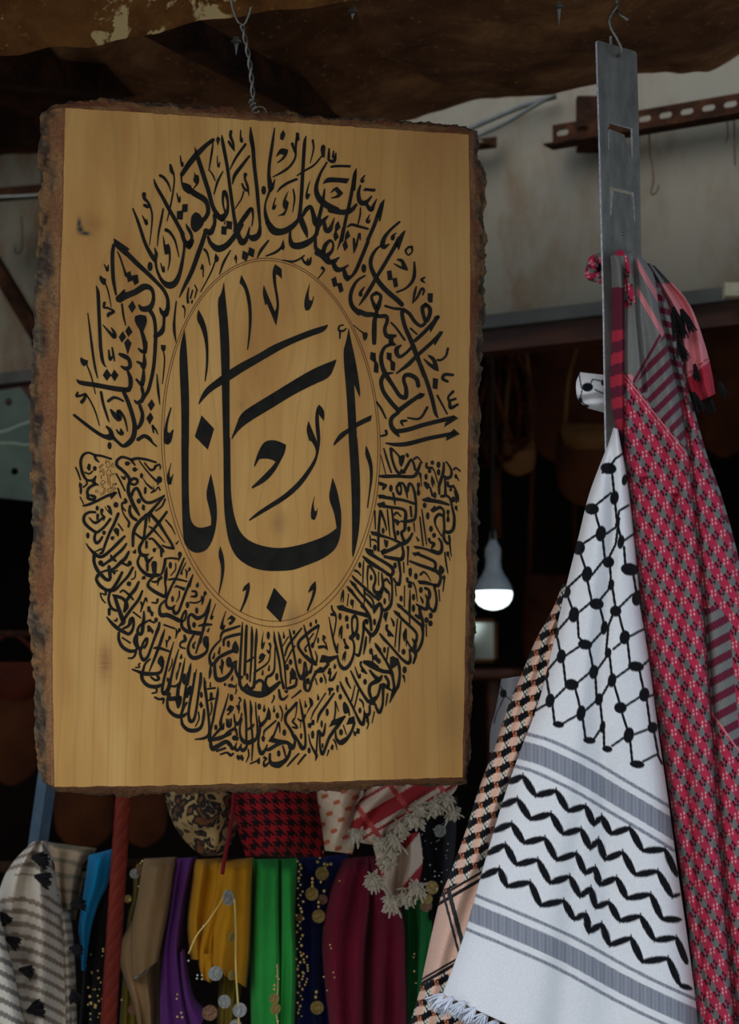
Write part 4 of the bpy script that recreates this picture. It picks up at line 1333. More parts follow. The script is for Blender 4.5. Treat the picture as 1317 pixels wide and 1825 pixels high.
s 300,790,28 270,1000,25
p 330,950 380,930 440,970 460,1020 400,1110 350,1140 325,1080
s 450,980,35 490,1120,38 490,1280,38
d 555,860,35,50
d 570,1165,33,60
p 60,920 110,900 115,970 165,980 170,1050 130,1065 100,1010 45,990
s 760,890,50 755,940,50 720,1050,35
d 1010,255,34,52
d 940,330,38,50
d 1005,385,38,50
s 935,400,22 940,600,20
s 10,590,60 80,530,60 150,380,45 190,200,42
W 640 880 9.407 L
p 305,25 350,10 430,20 440,60 340,85
s 400,55,55 560,80,55 750,110,48 920,165,45
p 290,165 420,130 440,180 340,240
s 380,200,60 520,225,50 680,245,48 760,280,50 780,350,55 770,460,60 760,600,50 710,650,50 730,740,50 760,800,60
s 950,150,42 950,300,42 930,420,50 870,450,55 800,465,50
s 575,0,28 590,100,40 600,190,14
s 860,220,40 875,380,35
s 915,490,25 930,635,14
s 260,290,32 270,590,20
s 355,290,50 340,420,45 325,620,45 320,800,42 320,950,45
s 370,310,40 430,480,35 460,615,16
s 470,270,25 490,480,28 515,710,16
s 545,265,30 570,450,40 580,600,40 610,750,40
s 590,350,35 630,315,35 700,380,20
p 570,410 640,430 690,470 640,545 610,490
s 700,460,30 770,470,40
d 400,620,26,50
d 645,655,28,45
d 830,590,28,48
p 185,625 240,630 320,640 380,680 560,740 700,800 740,840 640,830 540,770 330,720 210,690
s 680,850,60 560,920,60 400,990,60
p 350,960 430,910 470,940 390,1040
s 740,830,80 800,800,70 850,740,50 890,665,35
s 720,880,40 740,1000,45 710,1090,55
s 440,1060,50 560,1075,50 700,1100,55
s 660,1120,45 690,1317,40
p 95,905 230,940 250,990 160,990
s 210,770,30 260,775,35 290,810,20
d 262,905,30,55
s 180,700,22 190,890,22
p 410,760 490,790 480,880 455,910 430,880 420,830
s 1015,390,22 1040,600,28 1070,870,25
s 1050,260,18 1080,500,28 1130,850,20
s 955,720,14 990,780,40
s 1170,760,50 1190,810,40 1250,840,60 1220,900,40
p 905,875 950,870 1100,900 1317,970 1317,1030 1080,930 940,920
p 880,990 1010,970 1020,1010 930,1050
s 980,1010,48 1150,1080,48 1260,1140,50 1280,1220,50 1240,1280,55
s 850,1130,35 1000,1190,50 1150,1240,55 1270,1290,60
s 815,895,45 820,920,40
s 820,930,20 815,1195,16
s 740,1150,22 750,1317,18
d 600,1200,30,50
d 855,1280,30,40
W 700 960 9.407 L
s 640,200,65 770,240,70 820,170,55 810,60,45 770,0,35
s 700,500,50 760,580,55
p 790,440 840,470 868,530 840,590 780,610 760,560 770,490
s 790,600,50 800,680,50 760,780,60 700,780,60
p 410,700 540,700 650,740 740,780 700,800 560,770 440,760
s 690,800,40 720,920,38 730,1080,45 690,1210,55 640,1180,35 600,1140,40
s 545,830,50 600,860,45 615,950,60 580,1050,50 570,1140,45 530,1180,50 470,1150,45 395,1100,30
s 545,940,22 575,1000,40
s 450,1170,45 450,1290,45
s 465,600,45 510,560,35 570,600,25 635,710,14
d 385,630,32,55
d 290,575,28,65
d 468,860,32,52
s 240,670,50 250,720,45 300,740,50
d 285,790,40,40
s 340,740,28 380,840,24 410,1050,14
s 460,970,18 490,1030,38 500,1070,35
d 345,980,28,58
s 285,860,16 285,1050,35 280,1250,35
s 870,230,26 890,400,30 920,575,20
d 920,255,25,45
s 935,290,16 960,365,14
s 950,0,45 955,110,30 980,300,14
s 860,0,50 880,50,14
d 855,650,28,40
s 860,680,28 840,885,18
s 770,860,22 785,1045,18
W 660 790 9.407 L
s 225,90,25 280,280,38 350,490,28
s 175,205,14 260,530,18
s 340,90,50 360,250,45 420,430,45 480,510,50
s 360,90,35 430,160,30 490,230,35
p 470,230 540,190 580,200 560,320 520,400 480,360
p 585,175 625,165 650,200 630,250 600,220
s 560,480,50 620,370,50 680,275,40 720,330,40 750,440,45
p 480,490 515,420 600,500 500,520
s 150,550,35 250,555,60 450,550,55 600,560,55 720,555,55 780,490,60 840,330,35
s 735,260,40 790,235,30 870,325,18
p 130,650 155,640 280,690 270,740 215,790 190,770 205,720 140,700
d 343,755,30,62
s 480,680,50 440,740,40 460,820,45 500,850,45 515,770,30 500,700,40
s 480,670,45 550,680,40 600,800,45 620,920,16
s 620,800,50 650,680,45 700,710,40 740,830,45 760,980,42 765,1020,42
s 375,830,28 395,930,35
s 830,510,45 840,560,40
s 845,570,22 855,720,14
d 805,700,28,45
d 805,830,30,50
s 800,740,35 800,800,30
d 932,560,28,52
s 940,340,40 940,400,40 1000,420,60
d 990,470,30,30
s 1030,400,30 1080,490,22 1125,660,18
d 1038,325,30,38
d 1140,360,34,55
d 1142,485,30,55
p 1025,530 1075,620 1090,745 1065,660 1045,750 1005,640
p 890,650 930,640 995,690 990,740 950,775 900,720
s 1000,740,30 1040,880,40
d 1080,870,28,55
s 1230,330,35 1220,480,50 1180,620,55 1150,720,50 1155,850,35
s 1250,580,40 1255,750,40 1250,870,50 1190,890,50
W 720 800 10.975 L
s 820,250,30 880,330,35 925,430,45 910,540,60 830,570,70 790,540,50
s 830,910,50 900,980,45 940,1150,45 980,1350,55 960,1560,65 880,1630,70 800,1620,60
p 950,390 1010,345 1110,420 1090,455 1020,390 960,430
d 1010,535,28,45
s 1030,550,35 1075,630,16
s 855,650,45 860,720,50 930,740,60
d 910,800,30,30
s 960,720,45 1020,830,40 1050,940,50 1065,1030,20
s 990,830,45 1020,950,50 1020,1050,30
d 960,990,40,60
d 1015,1150,28,45
s 1020,1160,25 1045,1220,14
p 340,985 480,935 520,970 720,1000 890,1075 885,1115 700,1075 560,1050 380,1035
d 400,1105,38,55
p 510,1195 600,1100 620,1140 690,1110 750,1150 700,1170 560,1250
s 700,1140,55 770,1200,45 775,1350,50 785,1550,50 770,1700,60 800,1800,55 850,1850,60
s 760,1310,50 680,1280,60 610,1360,55 610,1480,35 680,1620,28 730,1700,25
d 462,1310,35,72
d 525,1565,38,62
d 585,1690,40,50
d 858,1235,34,50
d 858,1380,34,55
s 858,1240,30 858,1380,30
d 880,1720,25,40
W 390 1180 3.716 L
s 160,180,26 210,203,36 290,212,40 350,178,34 400,132,18
d 76,155,18,13
d 98,161,12,9
s 115,145,7 112,205,6
d 40,148,9,11
s 565,100,14 568,170,20 592,190,16 610,150,16
s 690,58,22 640,64,20
d 740,180,20,12
s 736,190,16 732,216,10
s 300,170,20 320,200,24
"""
def parse(txt):
    out = []; ox = oy = 0; s = 1; g = 'C'
    for l in txt.splitlines():
        q = l.split()
        if not q: continue
        if q[0] == 'W': ox, oy, s = map(float, q[1:4]); g = q[4]; continue
        pts = [tuple(map(float, a.split(','))) for a in q[1:]]
        if q[0] == 's': out.append((g, 's', [(ox + a[0] / s, oy + a[1] / s, a[2] / s) for a in pts]))
        elif q[0] == 'd': a = pts[0]; out.append((g, 'd', [(ox + a[0] / s, oy + a[1] / s, a[2] / s, (a[3] if len(a) > 3 else a[2]) / s)]))
        else: out.append((g, 'p', [(ox + a[0] / s, oy + a[1] / s) for a in pts]))
    return out
def round_poly(P, it=2, lim=48):
    P = [np.array(p) for p in P]
    for _ in range(it):
        o = []; n = len(P)
        for i in range(n):
            a, b, c = P[i - 1], P[i], P[(i + 1) % n]; u = b - a; w = c - b; nu, nw = np.linalg.norm(u), np.linalg.norm(w)
            if nu < 1e-6 or nw < 1e-6: continue
            ang = math.degrees(math.acos(max(-1, min(1, float(u @ w) / (nu * nw)))))
            if ang < lim: o += [b - u * .25, b + w * .25]
            else: o.append(b)
        P = o
    return P
ink = {k: ([], []) for k in 'CULS'}
def add_poly(g, P, k):
    V, Fq = ink[g]; n0 = len(V)
    tri = geometry.tessellate_polygon([[Vector((p[0], p[1], 0)) for p in P]])
    for p in P: V.append((p[0], p[1], k))
    for a, b, c in tri:
        A, Bq, Cq = P[a], P[b], P[c]
        cw = (Bq[0] - A[0]) * (Cq[1] - A[1]) - (Bq[1] - A[1]) * (Cq[0] - A[0])
        Fq.append((n0 + a, n0 + c, n0 + b) if cw > 0 else (n0 + a, n0 + b, n0 + c))
for k, (g, typ, o) in enumerate(parse(INK)):
    if typ == 'd':
        x, y, rx, ry = o[0]; add_poly(g, [(x + rx * math.cos(t), y + ry * math.sin(t)) for t in np.linspace(0, 2 * math.pi, 16, endpoint=False)], k)
    elif typ == 'p': add_poly(g, round_poly(o, 2 if len(o) > 5 else 0), k)
    else:
        C = cr(o, 7); T = np.gradient(C[:, :2], axis=0); T /= np.linalg.norm(T, axis=1)[:, None] + 1e-9; Nn = np.stack([-T[:, 1], T[:, 0]], 1)
        hw = np.maximum(C[:, 2], .9 if g == 'S' else 1.3) / 2
        V, Fq = ink[g]; n0 = len(V); n = len(C)
        for i in range(n):
            for s in (1, -1): p = C[i, :2] + s * Nn[i] * hw[i]; V.append((p[0], p[1], k))
        for i in range(n - 1): Fq.append((n0 + 2 * i, n0 + 2 * i + 1, n0 + 2 * i + 3, n0 + 2 * i + 2))
        for i, sg in ((0, -1), (n - 1, 1)):
            a0 = math.atan2(Nn[i][1], Nn[i][0]); 
            add_poly(g, [(C[i, 0] + hw[i] * math.cos(a0 - sg * math.pi * q / 6), C[i, 1] + hw[i] * math.sin(a0 - sg * math.pi * q / 6)) for q in range(7)], k)
m, nt, N, Lk, B = newmat('black_paint'); n_ = nz(N, Lk, coords(N), 60, 5); r_ = ramp(N, [(.35, (.010, .0085, .0065, 1)), (.75, (.020, .018, .014, 1))]); Lk.new(n_.outputs[0], r_.inputs[0]); Lk.new(r_.outputs[0], B.inputs['Base Color'])
B.inputs['Roughness'].default_value = .75; B.inputs['Specular IOR Level'].default_value = .12; M_INK = m
M_BURN = simple('brown_pen_line', L4(80, 42, 20), L4(105, 58, 28), 50, .8)
for g, nm, lab, mt in (('C', 'central_lettering', 'large black word in the middle of the oval', M_INK), ('U', 'upper_lettering', 'black calligraphy arching over the upper half of the oval', M_INK),
                   ('L', 'lower_lettering', 'dense double row of black calligraphy around the lower half of the oval', M_INK), ('S', 'date_lettering', 'tiny outlined signature and date at the left end of the lower row', M_BURN)):
    V = np.array(ink[g][0]); P = b2l(V[:, 0], V[:, 1], 0.0); P[:, 1] = -.0005 - V[:, 2] * 1.5e-7
    bmk(nm, P, ink[g][1], mt, smooth=False)['label'] = lab
# thin double oval line
opts = np.array([(622.8, 566.4), (651.5, 628.6), (669.7, 714.7), (675.4, 790), (672.3, 859.7), (646.8, 987.3), (598.9, 1057.5), (498, 1119.6), (372.5, 1047.9), (321.5, 958.6), (289.6, 837.4), (288, 770), (293, 695.6), (314, 609.5), (331, 574.4), (390, 495), (474.5, 461.8)])
A = np.stack([opts[:, 0] ** 2, opts[:, 0] * opts[:, 1], opts[:, 1] ** 2, opts[:, 0], opts[:, 1]], 1) / np.array([1e5, 1e5, 1e5, 1e2, 1e2])
q = np.linalg.lstsq(A, np.ones(len(opts)), rcond=None)[0] / np.array([1e5, 1e5, 1e5, 1e2, 1e2])
a, b, c2, d, e = q; Mq = np.array([[a, b / 2], [b / 2, c2]]); ctr = -np.linalg.solve(2 * Mq, np.array([d, e])); kq = 1 + ctr @ Mq @ ctr
ew, ev = np.linalg.eigh(Mq / kq)
def oval(sc, dy, w):
    th = np.linspace(0, 2 * math.pi, 181); ring = []
    for s in (1, -1):
        ax = 1 / np.sqrt(ew); p = ctr + np.array([0, dy]) + ((np.cos(th) * (ax[0] * sc + s * w))[:, None] * ev[:, 0] + (np.sin(th) * (ax[1] * sc + s * w))[:, None] * ev[:, 1])
        ring.append(b2l(p[:, 0], p[:, 1], -.00042))
    n = 181; return np.vstack(ring), [(i, i + 1, i + 1 + n, i + n) for i in range(n - 1)]
for sc, dy, w in ((1.0, 0, .55), (.979, -3, .5)):
    v, f = oval(sc, dy, w); bmk('oval_line', v, f, M_BURN, smooth=False)
# screw eye in the top of the slab
def ring_pts(c, r, ax1, ax2, a0, a1, n=20): return [np.array(c) + r * (math.cos(t) * np.array(ax1) + math.sin(t) * np.array(ax2)) for t in np.linspace(a0, a1, n)]
ey = b2l(np.array(462.0), np.array(199.0), .022)
v, f = tube_np(ring_pts(ey + np.array([0, 0, -.002]), .0085, (1, 0, 0), (0, -.5, .87), -.7, 3.9), .0013, 8)
bmk('screw_eye', v, f, M_WIRE)['label'] = 'small bright wire eye at the top edge'
# ================================================================== wires holding the board
def twist(p0, p1, r, turns, ph, n=60, bend=0):
    p0, p1 = np.array(p0), np.array(p1); T = (p1 - p0) / np.linalg.norm(p1 - p0); N1 = np.cross(T, (0, 1, 0)); N1 /= np.linalg.norm(N1); N2 = np.cross(T, N1); o = []
    for t in np.linspace(0, 1, n):
        a = ph + turns * 2 * math.pi * t; o.append(p0 + (p1 - p0) * t + N1 * bend * math.sin(math.pi * t) + r * (math.cos(a) * N1 + math.sin(a) * N2))
    return o
hw = empty('hanging_wire', U(452, 198, 2.58)); tag(hw, 'twisted grey wire holding the wooden board from the roof', 'wire')
k0, k1 = U(432, 46, 2.60), U(452, 196, 2.585)
for ph, toppts in ((0, [(409, -60), (412, 2), (418, 25), (425, 40)]), (math.pi, [(447, 8), (445, 20), (440, 34), (436, 42)])):
    pts = [np.array(U(x, y, 2.60)) for x, y in toppts] + twist(k0, k1, .0021, 3.2, ph, 60, .003)
    v, f = tube_np(cr(pts, 2), .0014, 8); mk('wire_strand', v, f, M_WIRE, hw)
v, f = tube_np(twist(U(448, 178, 2.585), U(456, 200, 2.58), .0036, 3, 0, 40), .0013, 6); mk('wire_knot', v, f, M_WIRE, hw)
def bolt(x, y, d, lab, drip=18):
    c = U(x, y, d); e = empty('roof_bolt', c); s = PX(d)
    v, f = lathe_np([(0, 0), (9 * s, 0), (9 * s, 4 * s), (5 * s, 6 * s), (5 * s, 10 * s), (0, 10 * s)], 6, c); mk('nut', v, f, M_WIRE, e, smooth=False)
    v, f = lathe_np([(0, -drip * s), (1.2 * s, -drip * .8 * s), (3 * s, -6 * s), (6 * s, 0), (0, .5 * s)], 12, c); mk('sealant_drip', v, f, M_WIRE, e)
    tag(e, lab, 'bolt')
bolt(421, 76, 2.9, 'dark roof bolt with a hardened drip beside the twisted wire', 24)
bolt(996, 14, 2.95, 'shiny roof bolt with a silver drip left of the metal strip', 34)
bolt(628, 22, 2.9, 'small roof bolt at the top centre', 14)

# ================================================================== cloth helpers
ILL = np.array((.68, .74, .86))
def alb(r, g, b, k=1.0): return np.clip(lin((r, g, b)) / ILL * k, 0, .92)
def sheet(name, Lp, Rp, nu, nv, dfun, cfun, mat, parent=None, bow=None, smoothpts=True):
    A = resample(Lp, nv + 1, smoothpts); Bq = resample(Rp, nv + 1, smoothpts)
    u = np.linspace(0, 1, nu + 1)[None, :] + np.zeros((nv + 1, 1)); v = np.linspace(0, 1, nv + 1)[:, None] + np.zeros((1, nu + 1))
    X = A[:, 0:1] * (1 - u) + Bq[:, 0:1] * u; Y = A[:, 1:2] * (1 - u) + Bq[:, 1:2] * u
    if bow is not None: bx_, by_ = bow(u, v); X = X + bx_; Y = Y + by_
    D = dfun(u, v, X, Y); P = UN(X, Y, D).reshape(-1, 3)
    col = cfun(X, Y, u, v).reshape(-1, 3) if cfun is not None else None
    o = mk(name, P, grid_faces(nu, nv), mat, parent, col)
    s = o.modifiers.new('thickness', 'SOLIDIFY'); s.thickness = .0016; s.offset = 1
    return o
class Paint:
    """small drawing surface in cloth pixels used to lay out a woven pattern"""
    def __init__(s, x0, y0, x1, y1, k=2):
        s.x0, s.y0, s.k = x0, y0, k; s.a = np.zeros((int((y1 - y0) * k), int((x1 - x0) * k)))
    def _win(s, xa, ya, xb, yb, pad):
        h, w = s.a.shape; i0 = max(0, int((min(xa, xb) - s.x0 - pad) * s.k)); i1 = min(w, int((max(xa, xb) - s.x0 + pad) * s.k) + 1)
        j0 = max(0, int((min(ya, yb) - s.y0 - pad) * s.k)); j1 = min(h, int((max(ya, yb) - s.y0 + pad) * s.k) + 1)
        if i1 <= i0 or j1 <= j0: return None
        yy, xx = np.mgrid[j0:j1, i0:i1]; return (slice(j0, j1), slice(i0, i1)), xx / s.k + s.x0, yy / s.k + s.y0
    def line(s, xa, ya, xb, yb, w, lens=0):
        r = s._win(xa, ya, xb, yb, w + lens + 2)
        if r is None: return
        sl, xx, yy = r; dx, dy = xb - xa, yb - ya; L2 = dx * dx + dy * dy + 1e-9
        t = np.clip(((xx - xa) * dx + (yy - ya) * dy) / L2, 0, 1); dist = np.hypot(xx - xa - t * dx, yy - ya - t * dy)
        jag = .8 * np.sin(t * np.sqrt(L2) * 2.4)
        hw_ = w / 2 + lens * np.sin(math.pi * np.clip(t, 0, 1)) ** .55 + jag * (1 if lens > 1 else .45)
        s.a[sl] = np.maximum(s.a[sl], np.clip(hw_ - dist + .5, 0, 1))
    def blob(s, x, y, rx, ry, ang=0):
        r = s._win(x, y, x, y, max(rx, ry) + 2)
        if r is None: return
        sl, xx, yy = r; c, sn = math.cos(ang), math.sin(ang); u = ((xx - x) * c + (yy - y) * sn) / rx; v = (-(xx - x) * sn + (yy - y) * c) / ry
        s.a[sl] = np.maximum(s.a[sl], np.clip((1 - np.hypot(u, v)) * min(rx, ry) + .5, 0, 1))
    def get(s, X, Y):
        i = np.clip((X - s.x0) * s.k, 0, s.a.shape[1] - 2); j = np.clip((Y - s.y0) * s.k, 0, s.a.shape[0] - 2)
        i0 = i.astype(int); j0 = j.astype(int); fi = i - i0; fj = j - j0; a = s.a
        return (a[j0, i0] * (1 - fi) + a[j0, i0 + 1] * fi) * (1 - fj) + (a[j0 + 1, i0] * (1 - fi) + a[j0 + 1, i0 + 1] * fi) * fj
def blend(c, m, col): return c * (1 - m[..., None]) + np.asarray(col) * m[..., None]
def flat(X, col): return np.zeros(X.shape + (3,)) + np.asarray(col)
def wnoise(X, Y, s=.02, ph=0): return np.sin(X * s * 2.3 + ph) * np.sin(Y * s * 1.7 + 2 * ph) + .5 * np.sin(X * s * 5.1 + Y * s * 3 + ph)
def tuft_np(x, y, d, dx, dy, ln, n, spread, r):
    parts = []
    for k in range(n):
        a = random.uniform(-spread, spread); b = random.uniform(-spread, spread); q = random.uniform(.7, 1.05) * ln
        p0 = (x + random.uniform(-2, 2), y + random.uniform(-1.5, 1.5), d); c_, s_ = math.cos(a), math.sin(a)
        ex, ey = dx * c_ - dy * s_, dx * s_ + dy * c_
        pts = [np.array(U(p0[0] + ex * q * t + 2 * math.sin(t * 5 + k) * t, p0[1] + ey * q * t + q * .12 * t * t, d + b * q * PX(d) * t)) for t in np.linspace(0, 1, 5)]
        parts.append(tube_np(pts, np.linspace(r, r * .5, 5) * PX(d), 5))
    return merge(parts)
def sphere_np(c, r, n=8, m=5):
    v = []; 
    for j in range(m + 1):
        t = math.pi * j / m
        for i in range(n): v.append((c[0] + r * math.sin(t) * math.cos(2 * math.pi * i / n), c[1] + r * math.sin(t) * math.sin(2 * math.pi * i / n), c[2] + r * math.cos(t)))
    return np.array(v), grid_faces(n, m, True)
M_TASW = cloth_plain('white_tassel_thread', (226, 230, 240)); M_TASB = cloth_plain('black_tassel_thread', (16, 14, 15)); M_CREAM = cloth_plain('cream_pompom_wool', (205, 190, 165))

# ================================================================== hanging metal strip
SD = 2.60
st = U(1099, 80, SD); sb = U(1113, 800, SD); SZ = (st - sb).normalized(); yaw = math.radians(20)
SX = Vector((math.cos(yaw), math.sin(yaw), 0)); SX = (SX - SZ * SX.dot(SZ)).normalized(); SY = SZ.cross(SX)
SM = Matrix((SX, SY, SZ)).transposed().to_4x4(); SM.translation = st
def s2l(x, y):
    r = ray(x, y); t = (st - CAM).dot(SY) / r.dot(SY); p = CAM + r * t - st; return (p.dot(SX), p.dot(SZ))
strip = empty('display_strip', None, SM); tag(strip, 'grey punched metal hanging strip that the scarves hang from', 'metal strip')
def smk(name, v, f, mat, smooth=False):
    me = mesh_np(name, v, f, None, smooth, [mat]); o = bpy.data.objects.new(name, me); COL.objects.link(o); o.parent = strip; return o
m, nt, N, Lk, B = newmat('dull_sheet_steel'); v_ = coords(N); n_ = nz(N, Lk, mapping(N, Lk, v_, (20, 20, 6)), 3, 6, .6); r_ = ramp(N, [(.35, L4(82, 81, 76)), (.7, L4(112, 111, 105))]); Lk.new(n_.outputs[0], r_.inputs[0]); Lk.new(r_.outputs[0], B.inputs['Base Color'])
B.inputs['Metallic'].default_value = .5; B.inputs['Roughness'].default_value = .5; bump(N, Lk, n_.outputs[0], B, .1, .002); M_STEEL = m
outl = [s2l(*p) for p in ((1064, 74), (1066, 72), (1131, 91), (1135, 95), (1138, 200), (1141, 330), (1143, 460), (1150, 700), (1156, 900), (1089, 900), (1081, 800), (1079, 700), (1077, 560), (1073, 400), (1069, 240))]
holes = [[s2l(*p) for p in ((1083, 217), (1127, 229), (1128, 281), (1124, 282), (1113, 240), (1086, 230), (1085, 267), (1082, 266))],
         [s2l(*p) for p in ((1087, 331), (1129, 342), (1132, 394), (1129, 394), (1125, 347), (1093, 340), (1089, 383), (1086, 383))],
         [(s2l(1103, 98)[0] + .0018 * math.cos(t), s2l(1103, 98)[1] + .0022 * math.sin(t)) for t in np.linspace(0, 2 * math.pi, 12, endpoint=False)]]
v, f = plate_np(outl, holes, .005); me = mesh_np('plate', v, f, None, False, [M_STEEL, metal('steel_edge_painted_glint', (222, 230, 238), .5, .02, 220, .002, .1)], [0 if len(q) == 3 else 1 for q in f])  # plate edges coloured pale, a sky glint put into the colour
o = bpy.data.objects.new('plate', me); COL.objects.link(o); o.parent = strip
rx, rz = s2l(1109, 417); v, f = lathe_np([(0, .0022), (.0014, .0018), (.0024, 0)], 14); v = v[:, [0, 2, 1]]; v[:, 1] = -v[:, 1]; v = v + np.array([rx, 0, rz]); smk('rivet', v, f, M_WIRE, True)
for tx, ty, nm in ((1112, 462, 'hook_tab'), (1108, 690, 'hook_tab')):
    x_, z_ = s2l(tx, ty); v, f = box_np((x_, -.006, z_), .018, .012, .002); smk(nm, v, f, M_STEEL)
hk = empty('wire_hook', U(1100, 20, 2.6)); tag(hk, 'bent pale wire hook the metal strip hangs from', 'hook')
v, f = tube_np(cr([U(x, y, d) for x, y, d in ((1096, -60, 2.6), (1099, 0, 2.598), (1098, 12, 2.595), (1090, 24, 2.592), (1086, 36, 2.59), (1090, 52, 2.588), (1099, 68, 2.586), (1106, 84, 2.588), (1106, 94, 2.592), (1102, 100, 2.60), (1094, 96, 2.612), (1089, 80, 2.615), (1088, 64, 2.615))], 8), .0019, 8); mk('hook_bend', v, f, M_WIRE, hk)
v, f = tube_np([U(1097, 18, 2.6), U(1106, 26, 2.59), (U(1119, 36, 2.585))], .002, 8); mk('hook_end', v, f, M_WIRE, hk)

# ================================================================== white keffiyeh
Z4 = lambda x, y: (757 + x / 2.3518, 800 + y / 2.3518)
Z5 = lambda x, y: (717 + x / 2.195, 1350 + y / 2.195)
pt = Paint(690, 640, 1300, 2020)
for x, y, rx, ry in ((770,82,28,20),(795,205,15,25),(700,252,25,20),(738,355,18,28),(822,390,12,25),(645,415,22,25),(770,475,20,20),(680,525,18,28),(860,505,32,22),(590,600,18,22),(720,650,25,20),(890,625,18,28),(625,695,18,28),(800,680,20,20),(752,750,12,25),(672,820,25,18),(838,790,18,25),(572,870,16,25),(768,855,12,18),(885,912,28,18),(708,935,16,25),(500,945,18,22),(785,970,15,25),(615,988,25,20),(730,1050,14,22),(920,1030,18,25),(525,1055,16,25),(820,1085,22,20),(655,1108,16,28),(955,1168,18,20),(855,1200,18,28),(440,1112,18,10),(560,1155,20,12),(690,1222,22,12),(765,1258,18,12),(890,1322,26,14),(745,1165,10,22),(838,130,10,20),(782,570,10,20),(550,770,10,20)):
    X_, Y_ = Z4(x, y); pt.blob(X_, Y_, rx / 1.95, ry / 1.95, .15)
for l in "745,100 770,82;785,100 795,200 805,300;780,185 700,250;715,270 738,350;738,370 800,330 815,260 855,235;735,350 645,410;650,430 680,520;745,370 755,460 700,530;760,480 800,400 815,290;805,300 825,390 880,355;835,410 840,480 860,500;880,495 900,490;875,530 890,620;680,545 700,640 640,690;665,520 590,590;600,620 625,690;720,650 770,590 780,540 775,480;785,570 800,670;735,665 755,750;640,700 645,790 672,815;690,825 740,770;870,610 800,680;815,700 838,785;790,690 770,740 760,850;850,790 930,750;905,650 925,760;620,690 550,770;555,790 572,870;585,870 660,820;690,840 708,930;720,930 770,860;775,870 785,960;790,840 838,800;850,810 860,900 885,910;800,960 870,910;900,920 945,880;900,930 920,1025;555,880 500,945;510,960 525,1050;580,890 590,980 615,985;540,1050 600,990;635,985 700,930;715,950 720,1040;740,1040 780,970;795,990 820,1080;630,1000 655,1100;670,1100 725,1050;735,1060 745,1160;830,1085 910,1035;935,1040 960,1030;930,1050 945,1160;825,1100 855,1195;870,1200 950,1170;520,1065 440,1110;535,1070 545,1160;580,1150 650,1110;660,1120 675,1220;710,1215 740,1170;750,1170 752,1260;785,1245 850,1200;860,1215 870,1315;915,1310 975,1280;960,1180 980,1290 995,1320;770,82 800,40 830,20".split(';'):
    q = [Z4(*map(float, a.split(','))) for a in l.split()]
    for a, b in zip(q, q[1:]): pt.line(*a, *b, 4.0, .3)
for l in ("410,100 472,72 520,150 602,130 648,210 718,190 748,265 780,230 815,300 890,275 940,365 1028,360 1075,465", "385,192 450,162 500,242 582,220 628,300 700,280 735,358 768,320 792,400 862,370 910,460 1000,445 1055,545 1085,535", "355,290 428,258 475,335 558,315 603,402 682,375 715,455 755,430 772,500 838,470 878,552 972,535 1015,632 1090,635", "330,378 403,340 445,420 530,400 577,492 655,465 695,545 738,510 755,588 808,565 850,640 932,620 985,715 1072,705 1115,810", "305,470 380,435 408,505 500,488 540,580 632,560 672,635 718,610 730,685 780,650 810,735 895,705 938,800 1040,785 1085,890 1130,905"):
    q = [Z5(*map(float, a.split(','))) for a in l.split()]
    for a, b in zip(q, q[1:]):
        L_ = math.hypot(b[0] - a[0], b[1] - a[1]); pt.line(*a, *b, 4.0, min(4.6, L_ * .16)); pt.line(a[0], a[1] - 5, a[0], a[1] + 3, 2.4)
gband = Paint(690, 1250, 1300, 2020)
for cl in ([(900, 1326), (930, 1337), (970, 1349), (1040, 1383), (1104, 1421), (1150, 1448), (1195, 1475), (1215, 1488)], [(815, 1614), (833, 1623), (922, 1660), (1013, 1701), (1104, 1751), (1170, 1784), (1232, 1812), (1260, 1826)]):
    c_ = cr(cl, 10)
    for a, b in zip(c_, c_[1:]):
        gband.line(*a, *b, 33)
        for off in (-31, 31): gband.line(a[0] - off * .45, a[1] + off * .9, b[0] - off * .45, b[1] + off * .9, 6)
wk = empty('white_keffiyeh', U(1010, 1790, 2.55)); tag(wk, 'white keffiyeh scarf with black fishnet and zigzag pattern hanging from the metal strip', 'scarf')
cW = alb(208, 216, 250); cBk = lin((17, 19, 24)); cG = alb(110, 118, 138)
def col_white(X, Y, u, v):
    c = flat(X, cW); c = blend(c, np.clip(gband.get(X, Y) * (.9 + .06 * np.sin(X * .9) + .04 * np.sin(X * .37)), 0, 1), cG); return blend(c, pt.get(X, Y), cBk)
def d_white(u, v, X, Y):
    xc = np.interp(Y, [760, 950, 1150, 1300, 1420, 1700, 2000], [1090, 1092, 1075, 1068, 1080, 1090, 1100])
    wd_ = np.interp(Y, [760, 1000, 1400, 2000], [9, 14, 24, 40])
    d = 2.556 + .016 * np.exp(-((X - xc) / wd_) ** 2) * np.interp(Y, [760, 900, 1500, 2000], [.6, 1, .8, .4])
    d = d - .012 * np.sin(math.pi * u) + .035 * np.abs(2 * u - 1) ** 9 + .004 * np.sin(u * 9 + v * 3) * v
    d = d - .010 * np.exp(-((u - .28 - .05 * v) / .1) ** 2) * v + .008 * np.exp(-((u - .42) / .05) ** 2) * v * v
    return d + .012 * (1 - v) ** 3
sheet('cloth', [(1093, 762), (1080, 800), (1050, 880), (1030, 960), (1005, 1060), (985, 1150), (960, 1250), (930, 1330), (905, 1400), (880, 1480), (857, 1560), (835, 1640), (812, 1710), (788, 1772)],
      [(1102, 765), (1118, 850), (1130, 950), (1143, 1080), (1160, 1200), (1176, 1320), (1192, 1430), (1208, 1550), (1224, 1660), (1240, 1780), (1250, 1880), (1260, 1990)], 300, 560, d_white, col_white, M_CLOTHF, wk)
